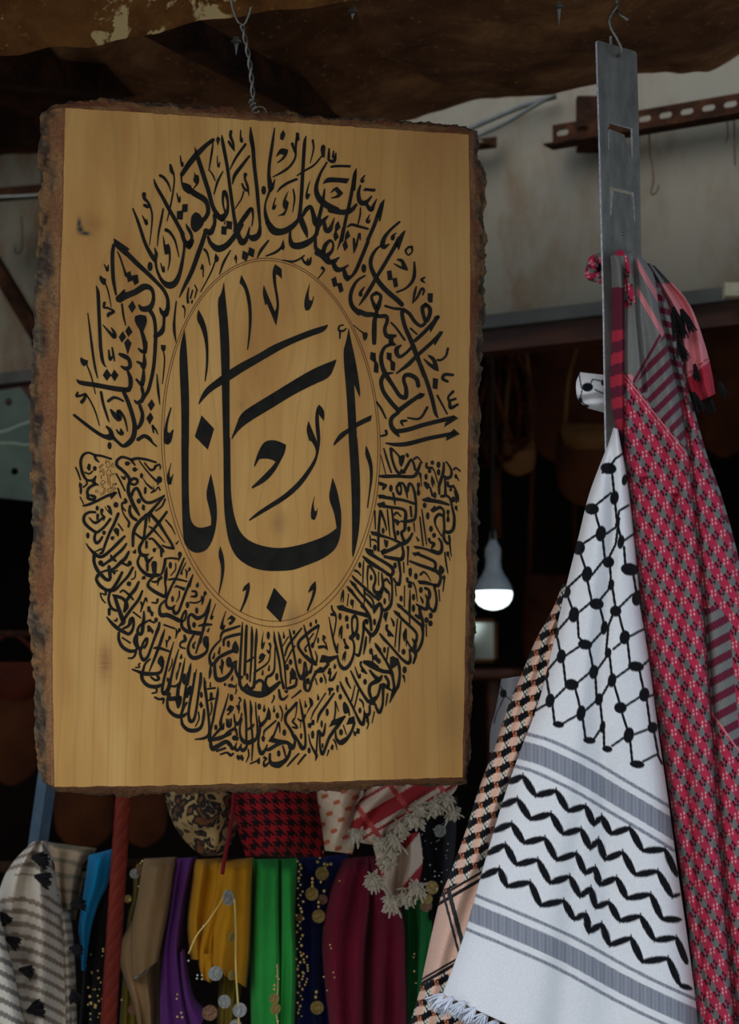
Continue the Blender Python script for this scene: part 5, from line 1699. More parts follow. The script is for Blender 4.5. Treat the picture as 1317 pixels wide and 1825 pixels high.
# rolled loop pulled through behind the strip
pl = Paint(1015, 645, 1095, 750, 4)
for a in ((1032, 666, 1036, 690), (1036, 690, 1052, 685), (1052, 685, 1056, 676), (1056, 676, 1078, 680), (1038, 692, 1034, 712), (1034, 712, 1046, 726), (1060, 694, 1080, 704)): pl.line(*a, 2.2)
for a in ((1047, 690, 10, 8), (1034, 714, 4, 6), (1076, 682, 5, 6), (1044, 724, 6, 3)): pl.blob(*a)
def col_loop(X, Y, u, v): return blend(flat(X, cW), pl.get(X, Y), cBk)
sheet('rolled_end', [(1034, 663), (1027, 680), (1027, 700), (1032, 715), (1048, 728)], [(1086, 669), (1088, 685), (1088, 705), (1088, 722), (1086, 738)], 50, 40,
      lambda u, v, X, Y: 2.66 - .022 * np.sin(math.pi * np.clip(v, 0, 1)) - .012 * np.sin(math.pi * u) + .010 * np.exp(-((v - .72 + .2 * u) / .09) ** 2), col_loop, M_CLOTHF, wk)
# fringe of white tassels along the lower left hem
for k, (x, y) in enumerate(((790, 1772), (806, 1778), (828, 1786), (846, 1796), (868, 1806), (888, 1818), (910, 1832))):
    v, f = tuft_np(x, y, 2.552, -.75 + .02 * k, .66, 32, 70, .6, 1.9); mk('tassel', v, f, M_TASW, wk)

# ================================================================== red keffiyeh
rk = empty('red_keffiyeh', U(1240, 1800, 2.57)); tag(rk, 'crimson and grey checked keffiyeh scarf bunched over the metal strip', 'scarf')
cR = alb(176, 46, 80); cRg = alb(114, 118, 122); cRd = alb(56, 16, 30); cRw = alb(216, 164, 174); cMa = alb(98, 32, 56); cPk = alb(205, 128, 142); cCr = alb(176, 46, 72)
def crease(Y): return np.interp(Y, [450, 560, 600, 715, 790, 960, 1080, 1200, 1330, 1450, 1600, 1830], [1160, 1176, 1186, 1213, 1224, 1243, 1254, 1263, 1272, 1279, 1290, 1310])
def lattice(X, Y, ox, oy, a, b):
    det = a[0] * b[1] - a[1] * b[0]; dx = X - ox; dy = Y - oy
    return (dx * b[1] - dy * b[0]) / det, (a[0] * dy - a[1] * dx) / det
def near(al, be, ca, cb, a, b):
    da = (al - ca + .5) % 1 - .5; db = (be - cb + .5) % 1 - .5; return da * a[0] + db * b[0], da * a[1] + db * b[1]
def soft(d, w=.8): return np.clip(.5 - d / w, 0, 1)
def dots(dx, dy, lst, r): 
    m = np.zeros(dx.shape)
    for x, y in lst: m = np.maximum(m, soft(np.hypot(dx - x, (dy - y) * .7) - r))
    return m
def check(X, Y, ox, oy, a=(16.1, 21.0), b=(5.2, 49.6), k=1.0):
    al, be = lattice(X, Y, ox, oy, a, b); c = flat(X, cR)
    dx, dy = near(al, be, .5, .5, a, b); c = blend(c, dots(dx / k, dy / k, ((-3.4, -3), (2.6, -5), (-3, 4), (3, 2.5)), 1.6), cRw)
    dx, dy = near(al, be, 0, 0, a, b); t_ = -.33; ux = dx * math.cos(t_) - dy * math.sin(t_); uy = dx * math.sin(t_) + dy * math.cos(t_)
    tw = .75 + .25 * np.sin(X * 2.6 + Y * 1.7); g = soft((np.hypot(dx / 6.6 - dy * .055, dy / 10.5) - 1) * 6 * k); c = blend(c, g, cRg) * (1 - g[..., None] * .35 * (1 - tw[..., None]))
    dx, dy = near(al, be, .5, 0, a, b); c = blend(c, dots(dx / k, dy / k, ((0, -6), (-4.5, 0), (4.2, -1.5), (-1.5, 5), (3.6, 5)), 2.2), cRd)
    return c
def col_red(X, Y, u, v):
    cx = crease(Y); right = X > cx
    c = np.where(right[..., None], check(X, Y, 1240.6, 823.8), check(X, Y, 1127.5, 802.8))
    tw = .85 + .15 * np.sin(X * 2.9 + Y * 2.3)
    # diagonal stripes grey / maroon
    n_ = (X * .70 + Y * .71); st_ = np.where(((n_ - 1300) % 21.5) < 11, 1.0, 0.0); sc = blend(flat(X, cMa), st_, cRg)
    c0 = c.copy()
    line = 687 + (X - 1132) * 1.26; above = (Y < line) & ~right & (X > 1113)
    c = np.where(above[..., None], sc, c)
    pl_ = np.maximum(soft(np.abs(Y - line - 6) - 1.6), soft(np.abs(Y - line - 16) - .9)) * (~right) * (X > 1113) * (Y > 560); c = blend(c, pl_, cPk)
    gl = 602 + (1180 - X) * 1.75; grey = above & (Y < gl); c = np.where(grey[..., None], cRg, c)
    bl = grey & (np.abs(Y - gl + 10) < 5); c = np.where(bl[..., None], cMa, c)
    pk = (X * .86 - Y * .51); pb = ((pk - 8) % 25) < 9; up = grey & (Y < 555 + (X - 1137) * 1.05) & (X > 1135); c = np.where((up & pb)[..., None], cPk, c)
    low = above & (X < 1128) & (Y > 655); c = np.where((low & (Y > 668) & (Y < 690))[..., None], cPk, c)
    fold = (X > 1113) & (X < 1118 + (Y - 448) * .16) & (Y < 548); c = np.where(fold[..., None], c0, c)
    # left panel
    left = (X < 1113) & (Y > 512) & (Y < 800); s_ = ((Y + .28 * (X - 1100) - 588) % 40) < 20; lp = np.where(s_[..., None], cCr, cMa); lp = np.where((Y < 588)[..., None], cMa, lp)
    c = np.where(left[..., None], lp, c); c = np.where(((X < 1113) & (Y <= 512) & (Y > 456))[..., None], cRg, c)
    # right fold stripes
    rs_ = ((Y - .25 * X) % 22) < 11; rr = right & (Y < 700); c = np.where(rr[..., None], np.where(rs_[..., None], cRg, cMa), c)
    rr2 = right & (Y > 1083) & (Y < 1275 + (X - 1272) * 1.4) & (X < 1300 + (Y - 1115) * .09) & (Y > 1060 + (X - 1262) * 1.2)
    n2 = (X * .48 + Y * .88); c = np.where(rr2[..., None], np.where((((n2 - 4) % 29) < 15)[..., None], cRg, cMa), c)
    ll = soft(np.abs(Y - (1275 + (X - 1272) * 1.4)) - 2) * right * (Y > 1250); c = blend(c, ll, cPk)
    ed = right & (u > .965); c = np.where(ed[..., None], np.where((((Y * .9) % 30) < 15)[..., None], cRg, cMa), c)
    return c * tw[..., None]
def d_red(u, v, X, Y):
    cx = crease(Y); d = 2.576 - .018 * np.sin(math.pi * np.clip(u, 0, 1)) + .02 * np.exp(-((X - cx - 2) / 5.5) ** 2) - .012 * np.exp(-((X - cx + 14) / 12) ** 2)
    d = d + .014 * np.exp(-((X - 1114) / 4) ** 2) * (Y < 790) * np.clip((Y - 455) / 40, 0, 1)
    d = d + .012 * np.exp(-((X - np.interp(Y, [450, 560, 700], [1132, 1137, 1150])) / 4) ** 2) * (Y < 700)
    d = d + .03 * np.abs(2 * u - 1) ** 10 + .0035 * np.sin(u * 23 + v * 4) + .02 * np.clip(1 - (Y - 446) / 16, 0, 1) ** 2
    d = d + .010 * np.exp(-((X - np.interp(Y, [900, 1300, 1830], [1150, 1180, 1240])) / 9) ** 2) * (Y > 850) + .008 * np.exp(-((X - np.interp(Y, [900, 1300, 1830], [1205, 1225, 1265])) / 7) ** 2) * (Y > 880)
    return d
sheet('cloth', [(1086, 450), (1088, 500), (1087, 600), (1083, 680), (1089, 740), (1104, 788), (1115, 850), (1122, 900), (1131, 1000), (1145, 1100), (1160, 1200), (1175, 1300), (1190, 1400), (1205, 1500), (1220, 1600), (1234, 1720), (1246, 1850)],
      [(1140, 448), (1166, 490), (1190, 540), (1212, 600), (1224, 680), (1240, 740), (1260, 810), (1285, 880), (1308, 960), (1326, 1040), (1340, 1120), (1350, 1200), (1360, 1300), (1368, 1400), (1376, 1500), (1384, 1620), (1392, 1740), (1400, 1850)], 250, 640, d_red, col_red, M_CLOTH, rk, bow=lambda u, v: (0 * u, np.clip(1 - v * 30, 0, 1) ** 2 * (3.5 * np.sin(u * 13 + .5) - 5 * np.sin(math.pi * u) + 3)))
# knot roll left of the strip
n1, n2 = 64, 30; V = []; Cc = []
for i in range(n1):
    a = 2 * math.pi * i / n1
    for j in range(n2):
        b = 2 * math.pi * j / n2; R_ = 17 + 1.5 * math.sin(3 * a); r_ = 11 + 1.6 * math.sin(5 * a + 1)
        V.append(tuple(U(1070 + (R_ + r_ * math.cos(b)) * math.cos(a), 479 + (R_ + r_ * math.cos(b)) * 1.0 * math.sin(a), 2.65 + r_ * math.sin(b) * PX(2.65))))
        Cc.append((a * 26, b * 13))
Cc = np.array(Cc); cc = check(Cc[:, 0] * 1.0 + 1127, Cc[:, 1] + 800, 1127.5, 802.8)
Ft = [(i * n2 + j, ((i + 1) % n1) * n2 + j, ((i + 1) % n1) * n2 + (j + 1) % n2, i * n2 + (j + 1) % n2) for i in range(n1) for j in range(n2)]
mk('rolled_end', V, Ft, M_CLOTH, rk, cc)
v, f = sphere_np(U(1069, 479, 2.668), 13 * PX(2.66), 16, 10); mk('roll_shade_plug', v, f, M_CLOTH, rk, np.tile(cMa * .5, (len(v), 1)))  # plug in the roll's hole, shade of the hollow put into its dark maroon
# pink corner flap with black tassels
def col_flap(X, Y, u, v):
    c = flat(X, cPk); lo = Y > 655 - (X - 1250) * .75; c = np.where(lo[..., None], alb(172, 44, 66), c)
    ln = soft(np.abs(Y - (648 - (X - 1250) * .75)) - 1.6); c = blend(c, ln, alb(175, 50, 70)); c = np.where((Y < 505)[..., None], cRg, c)
    return c * (.88 + .12 * np.sin(X * 2.4 + Y * 2.1))[..., None]
sheet('corner_flap', [(1150, 468), (1172, 515), (1200, 570), (1215, 640), (1226, 690), (1246, 716)], [(1166, 474), (1200, 510), (1232, 548), (1256, 612), (1269, 664), (1275, 702)], 40, 90,
      lambda u, v, X, Y: 2.615 - .03 * np.sin(math.pi * u) * v + .01 * np.sin(9 * u + 5 * v), col_flap, M_CLOTH, rk)
for x, y, dx, dy, ln, n in ((1200, 548, .2, .98, 55, 40), (1214, 552, .35, .94, 42, 34), (1203, 590, .25, .97, 50, 30), (1212, 612, .3, .95, 30, 22), (1238, 650, .2, .97, 28, 20), (1282, 682, .5, .86, 26, 26), (1264, 706, .1, 1, 28, 28), (1236, 700, .4, .9, 36, 26), (1110, 775, -.25, .97, 40, 12)):
    v, f = tuft_np(x, y, 2.585 if x < 1250 else 2.60, dx, dy, ln, n, .35, 1.4); mk('tassel', v, f, M_TASB, rk)

# ================================================================== peach keffiyeh behind the white one
pk_ = empty('peach_keffiyeh', U(800, 1810, 2.66)); tag(pk_, 'peach and black checked keffiyeh scarf partly hidden behind the white keffiyeh', 'scarf')
cP = alb(212, 174, 162); cPb = lin((16, 17, 21)); cPo = alb(180, 112, 80); cPw = alb(190, 196, 192)
def col_peach(X, Y, u, v):
    a, b = (25.5, -9.5), (-2.5, 27.0); al, be = lattice(X, Y, 958.7, 1122.9, a, b)
    c = flat(X, cPb)
    dx, dy = near(al, be, 0, 0, a, b); c = blend(c, soft((np.maximum(np.abs(dx + dy * .3) / 8.2, np.abs(dy + dx * .35) / 7.6) * .6 + .4 * np.hypot(dx / 8.6, dy / 8.2) - 1) * 6), cP)
    dx, dy = near(al, be, .5, .02, a, b); c = blend(c, dots(dx, dy, ((-4, 1), (0, -3), (3.5, -6), (-2, 5), (3, 1)), 1.9), cPw)
    dx, dy = near(al, be, 0, .5, a, b); c = blend(c, dots(dx, dy, ((-2.5, -3), (2.5, -1), (-1, 3), (3, 4)), 1.7), cPo)
    e = Y + .58 * (X - 780); solid = (e > 1597) & (e < 1740); tw = .9 + .1 * np.sin(X * 1.3 + Y * 2.4)
    c = np.where(solid[..., None], cP * tw[..., None], c)
    ds = solid & ((np.abs(e - 1612) < 3.5) | (np.abs(e - 1600) < 2.5) | (np.abs(e - 1729) < 2.2) | (e > 1733)); c = np.where(ds[..., None], lin((34, 30, 32)), c)
    lx = X - (783.5 + .264 * (Y - 1568.6)); vs = solid & ((np.abs(lx) < 2.2) | ((lx > 7) & (lx < 15))); c = np.where(vs[..., None], lin((52, 54, 56)), c)
    return c
sheet('cloth', [(1003, 1040), (985, 1085), (955, 1140), (930, 1200), (905, 1260), (882, 1330), (855, 1400), (830, 1480), (805, 1550), (785, 1600), (770, 1660), (757, 1720), (745, 1775), (722, 1850)],
      [(1028, 1040), (1020, 1100), (1005, 1180), (985, 1260), (960, 1330), (935, 1400), (912, 1480), (890, 1560), (870, 1640), (850, 1720), (850, 1790), (880, 1850)], 130, 560,
      lambda u, v, X, Y: 2.66 - .03 * np.sin(math.pi * np.clip(u * .9 + .05, 0, 1)) + .03 * np.abs(2 * u - 1) ** 8 + .005 * np.sin(u * 14 + v * 9), col_peach, M_CLOTH, pk_)
# another white keffiyeh, only a sliver of it seen behind
w2 = Paint(860, 1190, 960, 1340, 3)
for a in ((892, 1222, 900, 1240), (900, 1240, 886, 1268), (900, 1240, 915, 1250), (886, 1268, 880, 1290)): w2.line(*a, 2)
w2.blob(897, 1236, 6, 8)
o = sheet('white_keffiyeh', [(893, 1210), (888, 1240), (882, 1270), (874, 1300), (872, 1340)], [(930, 1205), (930, 1240), (925, 1280), (920, 1320), (915, 1360)], 40, 50,
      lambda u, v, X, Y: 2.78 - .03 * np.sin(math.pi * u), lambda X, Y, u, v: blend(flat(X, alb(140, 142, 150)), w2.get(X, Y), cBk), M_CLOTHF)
tag(o, 'sliver of another white keffiyeh glimpsed between the board and the peach scarf', 'scarf')

# ================================================================== the rail of scarves below
RD = 3.2
def coin_mesh(mat, name):
    prof = [(0, -.12), (.35, -.13), (.55, -.08), (.8, -.07), (.86, -.12), (.97, -.12), (1, -.06), (1, .06), (.95, .1), (0, .1)]
    n = 24; v = []
    for r, y in prof:
        for k in range(n):
            a = 2 * math.pi * k / n; e = .05 * math.sin(5 * a + r * 9) * (r < .6) * (r > .1); v.append((r * math.cos(a), y - e, r * math.sin(a)))
    return mesh_np(name, np.array(v), grid_faces(n, len(prof) - 1, True), None, True, [mat])
COIN = {'g': coin_mesh(M_GOLD, 'gold_coin'), 's': coin_mesh(M_SILVER, 'silver_coin'), 'c': coin_mesh(M_COPPER, 'copper_coin')}
def coin(x, y, r, d, kind, parent, tilt=None):
    s = r * PX(d); t = tilt if tilt is not None else random.uniform(-.5, .5)
    put('coin', COIN[kind], Matrix.Translation(U(x, y, d)) @ Matrix.Rotation(t, 4, 'Z') @ Matrix.Rotation(random.uniform(-.2, .2), 4, 'X') @ Matrix.Rotation(random.uniform(0, 6), 4, 'Y') @ Matrix.Scale(s, 4), parent)
def beads(lst, d, mat, parent, nm='beads'):
    v, f = merge([sphere_np(U(x, y, d), r * PX(d)) for x, y, r in lst]); o = mk(nm, v, f, mat, parent); o['kind'] = 'stuff'; return o
def hang(Lp, Rp, mat, parent, depth=RD, folds=2, amp=.010, nu=40, nv=70, seed=0, cf=None, nm='cloth', top=True, fan=1.0):
    def df(u, v, X, Y):
        d = depth + amp * np.sin(u * (.5 + folds * .45) * 2 * math.pi + seed + .8 * v) * (.35 + .65 * v * fan) + .35 * amp * np.sin(u * (1 + folds) * 2.3 + seed * 2 + 3 * v) - .02 * np.sin(math.pi * u) + .03 * np.abs(2 * u - 1) ** 8
        if top: d = d + .035 * np.clip(1 - v * 9, 0, 1) ** 2
        return d
    return sheet(nm, Lp, Rp, nu, nv, df, cf, mat, parent)
def scarf(name, lab, x, y, d=RD): e = empty(name, U(x, y, d)); tag(e, lab, 'scarf'); return e
rl = mk('scarf_rail', *tube_np([U(-150, 1548, 3.26), U(300, 1540, 3.26), U(900, 1532, 3.26)], .009, 12), M_RUSTD); tag(rl, 'dark rail that the coloured scarves hang over', 'rail')

# twisted red post
n1, n2 = 700, 36; p0, p1 = np.array(U(226, 1330, 3.05)), np.array(U(104, 3160, 3.05)); V = []
for i in range(n1):
    t = i / (n1 - 1)
    for j in range(n2):
        a = 2 * math.pi * j / n2; r = 14.5 * PX(3.05) * (1 - .13 * math.exp(-(math.sin(2 * a + t * math.pi * 58) ** 2) / .10)); V.append(p0 + (p1 - p0) * t + r * np.array([math.cos(a), math.sin(a), 0]))
m = simple('red_brown_varnish', L4(88, 24, 12), L4(126, 40, 20), 10, .5, stretch=(1, 1, .3), spec=.15)
tag(mk('twisted_post', V, grid_faces(n2, n1 - 1, True), m), 'red-brown post with spiral grooves between the turquoise and tan scarves', 'post')
o = joist('grey_post', [(92, 1330, 3.4), (-150, 3070, 3.4)], .022, .022, simple('blue_grey_paint', L4(62, 80, 94), L4(84, 102, 116), 20, .7)); tag(o, 'slanting blue-grey metal post below the left corner of the board', 'post')

# striped off-white shawl with black tufts
e = scarf('striped_shawl', 'off-white shawl with grey stripes and black tufts at bottom left', 70, 1820, 3.12)
def col_str(X, Y, u, v):
    c = flat(X, alb(178, 174, 168)); s = Y + 18 * np.sin(u * 3.2) - .25 * X; c = np.where(((s % 22) < 9)[..., None] & ((Y > 1595) | (Y < 1560))[..., None], alb(120, 110, 102), c); return c
hang([(58, 1500), (22, 1538), (0, 1582), (-24, 1680), (-20, 1850)], [(84, 1498), (104, 1590), (122, 1660), (128, 1750), (134, 1850)], M_CLOTH, e, 3.12, 4, .018, 70, 110, 1, col_str, fan=.7)
hang([(-60, 1580), (-50, 1680), (-45, 1860)], [(-6, 1600), (22, 1720), (52, 1860)], M_CLOTH, e, 3.06, 2, .012, 50, 80, 3, lambda X, Y, u, v: np.where((((Y - .5 * X) % 24) < 10)[..., None], alb(108, 108, 108), alb(190, 188, 186)), nm='front_fold', fan=.6)
hang([(100, 1620), (108, 1700), (112, 1850)], [(126, 1620), (134, 1700), (138, 1850)], M_CLOTH, e, 3.15, 1, .01, 24, 60, 2, lambda X, Y, u, v: np.where((((Y + .2 * X) % 20) < 9)[..., None], alb(100, 94, 86), alb(150, 146, 140)), nm='side_fold')
for x, y, dx, dy, ln in ((58, 1528, .9, .1, 32), (64, 1562, .9, .25, 30), (2, 1628, .5, .6, 26), (12, 1672, .8, .3, 28), (36, 1728, .9, .1, 26), (50, 1802, .9, -.35, 32), (128, 1612, .8, -.2, 30), (126, 1690, .8, .1, 26), (130, 1765, .3, .9, 22)):
    v, f = tuft_np(x, y, 3.08, dx, dy, ln, 70, .6, 2.3); mk('tuft', v, f, M_TASB, e)
e = scarf('beige_shawl', 'dim beige striped shawl behind the striped shawl', 120, 1630, 3.26)
hang([(84, 1500), (92, 1560), (104, 1625)], [(172, 1512), (152, 1560), (134, 1640)], M_CLOTH, e, 3.26, 3, .012, 40, 50, 2, lambda X, Y, u, v: np.where((((Y - .2 * X) % 26) < 8)[..., None], alb(104, 98, 84), alb(140, 124, 106)))
e = scarf('turquoise_scarf', 'turquoise scarf hanging left of the twisted red post', 150, 1720, 3.18)
hang([(158, 1524), (150, 1580), (140, 1650), (143, 1682), (145, 1730)], [(204, 1512), (194, 1570), (176, 1612), (162, 1660), (152, 1730)], cloth_plain('turquoise_cloth', (0, 128, 178)), e, 3.18, 2, .01, 30, 60, 1)
e = scarf('black_beaded_scarf', 'black scarf with gold beads between turquoise scarf and red post', 170, 1820, 3.22)
M_BLKC = cloth_plain('black_cloth', (22, 18, 20))
hang([(168, 1590), (152, 1690), (138, 1860)], [(205, 1560), (198, 1690), (190, 1860)], M_BLKC, e, 3.22, 3, .012, 30, 60, 4)
beads([(random.uniform(152, 185), random.uniform(1690, 1822), random.uniform(1.2, 2.2)) for _ in range(26)] + [(160, 1776, 3), (162, 1788, 3.4), (170, 1792, 3.4), (176, 1784, 2.6)], 3.185, M_BEAD, e)

e = scarf('coin_trimmed_yellow_scarf', 'mustard scarf edge with coins right beside the twisted red post', 244, 1800, 3.24)
M_YEL = cloth_plain('mustard_cloth', (190, 130, 10)); M_OLV = cloth_plain('olive_gold_cloth', (120, 100, 24))
hang([(238, 1540), (236, 1600), (226, 1650), (212, 1840)], [(262, 1532), (254, 1600), (244, 1650), (246, 1840)], M_OLV, e, 3.24, 2, .01, 24, 60, 2)
for x, y, r, k in ((240, 1557, 9, 's'), (248, 1552, 8, 'c'), (228, 1602, 7, 'g'), (250, 1768, 8, 's'), (236, 1800, 9, 'c')): coin(x, y, r, 3.19, k, e)
beads([(254, 1535, 2.4), (251, 1539, 2.2), (247, 1580, 2), (232, 1604, 2.4), (256, 1790, 2), (254, 1800, 2), (257, 1812, 2), (217, 1782, 2.2)], 3.19, M_BEAD, e)
M_TAN = cloth_plain('tan_cloth', (150, 118, 78)); e = scarf('tan_scarf', 'plain tan scarf folded over the rail right of the red post', 262, 1820)
hang([(256, 1530), (244, 1600), (234, 1657), (236, 1748)], [(315, 1527), (308, 1590), (297, 1650), (283, 1712)], M_TAN, e, 3.14, 2, .006, 40, 60, 1, nm='front_panel', fan=.6)
hang([(240, 1630), (211, 1700), (236, 1790), (252, 1860)], [(290, 1640), (286, 1760), (280, 1860)], M_TAN, e, 3.19, 3, .014, 30, 60, 3, nm='back_panel', top=False)
wire_obj('hem_cord', [U(x, y, 3.13) for x, y in ((237, 1745), (252, 1738), (262, 1730), (269, 1718))], .0016, M_WIRE, None, None, parent=e)
M_PUR = cloth_plain('purple_cloth', (96, 40, 112)); e = scarf('purple_scarf', 'purple scarf between the tan and mustard scarves', 310, 1820)
hang([(310, 1530), (300, 1620), (286, 1710), (281, 1860)], [(352, 1527), (334, 1600), (325, 1680), (332, 1740), (346, 1800), (366, 1860)], M_PUR, e, 3.16, 3, .014, 40, 70, 2)
hang([(318, 1700), (322, 1760), (340, 1860)], [(330, 1690), (345, 1770), (372, 1800)], M_PUR, e, 3.15, 1, .008, 16, 30, 1, nm='side_fold', top=False)
beads([(316, 1772, 2.2), (315, 1780, 2.2), (323, 1805, 2.4), (316, 1812, 2.4), (325, 1813, 2.4)], 3.12, M_BEAD, e)

e = scarf('mustard_scarf', 'mustard yellow scarf with dangling silver coins left of the lime scarf', 395, 1790)
hang([(345, 1532), (336, 1600), (332, 1650), (338, 1710)], [(398, 1529), (396, 1600), (392, 1650), (388, 1712)], M_YEL, e, 3.14, 3, .012, 36, 60, 1)
hang([(384, 1535), (378, 1590), (352, 1700), (370, 1720)], [(452, 1528), (450, 1620), (447, 1700), (440, 1760)], M_YEL, e, 3.12, 4, .012, 46, 60, 4, nm='front_fold')
hang([(350, 1700), (356, 1730), (362, 1745)], [(392, 1700), (380, 1740), (376, 1752)], M_YEL, e, 3.13, 2, .01, 20, 20, 4, nm='scalloped_hem', top=False)
hang([(392, 1720), (388, 1780), (386, 1850)], [(436, 1720), (428, 1780), (420, 1850)], M_OLV, e, 3.19, 3, .012, 24, 40, 2, nm='inner_fold', top=False)
wire_obj('trim_cord', [U(x, y, 3.085) for x, y in ((404, 1585), (392, 1610), (372, 1640), (350, 1668), (336, 1700))], .0012, M_GOLD, None, None, parent=e)
wire_obj('trim_cord', [U(x, y, 3.085) for x, y in ((418, 1600), (420, 1660), (420, 1720), (424, 1790), (426, 1840))], .0015, M_GOLD, None, None, parent=e)
for x, y, r, k, t in ((407, 1600, 14, 's', .9), (384, 1735, 13, 's', .1), (374, 1805, 14, 'c', .2), (400, 1785, 12, 's', -.3), (427, 1800, 13, 's', .3), (412, 1670, 9, 'g', 1), (413, 1738, 9, 'g', .9), (420, 1828, 11, 's', .2)): coin(x, y, r, 3.085, k, e, t)
beads([(362, 1650, 1.8), (336, 1712, 2.2), (352, 1738, 2), (351, 1744, 2), (360, 1738, 2), (360, 1745, 2)], 3.085, M_SILVER, e)
wire_obj('tie_cord', [U(x, y, 3.07) for x, y in ((418, 1405), (414, 1450), (408, 1490), (402, 1520), (396, 1558))], .003, cloth_plain('red_cord', (120, 16, 28)), None, None)

e = scarf('lime_scarf', 'lime green scarf with gold bead trim in the middle of the rail', 490, 1825)
M_LIME = cloth_plain('lime_cloth', (48, 160, 66), var=.15)
hang([(452, 1531), (448, 1640), (446, 1760), (448, 1860)], [(500, 1530), (500, 1640), (502, 1740), (500, 1860)], M_LIME, e, 3.14, 2, .009, 36, 70, 2)
hang([(496, 1531), (498, 1640), (497, 1760), (496, 1860)], [(530, 1529), (527, 1640), (530, 1720), (524, 1860)], M_LIME, e, 3.15, 2, .01, 30, 70, 4, nm='second_fold')
wire_obj('trim_cord', [U(x, y, 3.10) for x, y in ((494, 1718), (495, 1760), (492, 1800), (496, 1830))], .001, M_GOLD, None, None, parent=e)
for x, y, r, k in ((489, 1780, 9, 'g'), (491, 1798, 10, 'g')): coin(x, y, r, 3.09, k, e)
beads([(494, 1724, 2), (493, 1740, 2), (489, 1756, 2.6), (489, 1763, 2.8), (497, 1745, 1.8), (495, 1820, 2.5)], 3.09, M_BEAD, e)

e = scarf('navy_scarf', 'navy scarf with gold coins between the lime and maroon scarves', 560, 1825)
hang([(530, 1530), (532, 1650), (528, 1860)], [(622, 1522), (590, 1600), (584, 1700), (592, 1860)], cloth_plain('navy_cloth', (16, 24, 82)), e, 3.2, 4, .014, 46, 70, 2)
for x, y, r, k in ((574, 1557, 12, 'g'), (556, 1593, 12, 'g'), (568, 1633, 12, 'g'), (575, 1603, 9, 'c'), (534, 1636, 7, 'c'), (565, 1796, 12, 'g')): coin(x, y, r, 3.15, k, e, random.uniform(-.2, .2))
bl = [(574, 1518, 3), (570, 1528, 3), (566, 1536, 3), (578, 1540, 3), (584, 1541, 3), (590, 1540, 3), (580, 1546, 2.5), (572, 1572, 2.5), (557, 1566, 3), (557, 1573, 3), (557, 1579, 3), (568, 1608, 3), (568, 1616, 3), (578, 1588, 3), (564, 1768, 3.4), (563, 1777, 3.4)]
for y in range(1535, 1815, 6): bl.append((534 + 4 * math.sin(y * .4) + random.uniform(-3, 3), y, random.uniform(1.8, 3)))
for y in range(1700, 1760, 5): bl.append((545 + random.uniform(-5, 5), y, 2.2))
beads(bl, 3.145, M_BEAD, e)

e = scarf('maroon_scarf', 'sheer maroon scarf with faint coins right of the navy scarf', 650, 1825)
M_MAR = cloth_plain('sheer_maroon_cloth', (122, 18, 44), alpha=.8)
hang([(612, 1530), (588, 1590), (574, 1670), (579, 1760), (590, 1860)], [(660, 1526), (664, 1600), (655, 1700), (652, 1860)], M_MAR, e, 3.13, 3, .012, 46, 70, 1)
hang([(640, 1528), (640, 1600), (636, 1700), (640, 1860)], [(676, 1525), (704, 1590), (721, 1650), (724, 1740), (728, 1860)], M_MAR, e, 3.15, 4, .014, 46, 70, 5, nm='second_fold')
for x, y, r, k in ((598, 1633, 11, 'c'), (587, 1655, 10, 'g'), (693, 1760, 11, 'c'), (684, 1800, 13, 'c'), (600, 1786, 11, 'c'), (697, 1730, 12, 'c'), (682, 1822, 12, 's')): coin(x, y, r, 3.155, k, e, random.uniform(-.6, .6))
beads([(588, 1684, 1.6), (590, 1690, 1.6), (594, 1733, 1.8), (596, 1742, 1.8), (577, 1741, 1.8), (605, 1570, 1.6), (583, 1765, 1.6)], 3.10, M_BEAD, e)
e = scarf('bottle_green_scarf', 'dark green scarf beside the peach keffiyeh', 742, 1825, 3.2)
hang([(716, 1590), (722, 1700), (728, 1860)], [(772, 1585), (768, 1680), (752, 1860)], cloth_plain('bottle_green_cloth', (10, 104, 40)), e, 3.2, 4, .014, 36, 70, 2)
beads([(738, 1700, 1.8), (737, 1706, 1.8), (738, 1731, 2), (741, 1752, 1.6)], 3.16, M_BEAD, e)
e = scarf('black_coin_scarf', 'black scarf with silver and gold coins above the dark green scarf', 775, 1600, 3.22)
hang([(738, 1430), (742, 1500), (752, 1560), (760, 1640)], [(815, 1420), (812, 1500), (806, 1560), (800, 1640)], M_BLKC, e, 3.22, 3, .012, 30, 50, 2)
for x, y, r, k in ((784, 1481, 11, 's'), (770, 1582, 12, 'g'), (759, 1614, 11, 'c'), (762, 1602, 9, 'g')): coin(x, y, r, 3.17, k, e, random.uniform(-.4, .4))
beads([(random.uniform(752, 800), random.uniform(1450, 1600), random.uniform(.9, 1.7)) for _ in range(34)], 3.17, M_SILVER, e)

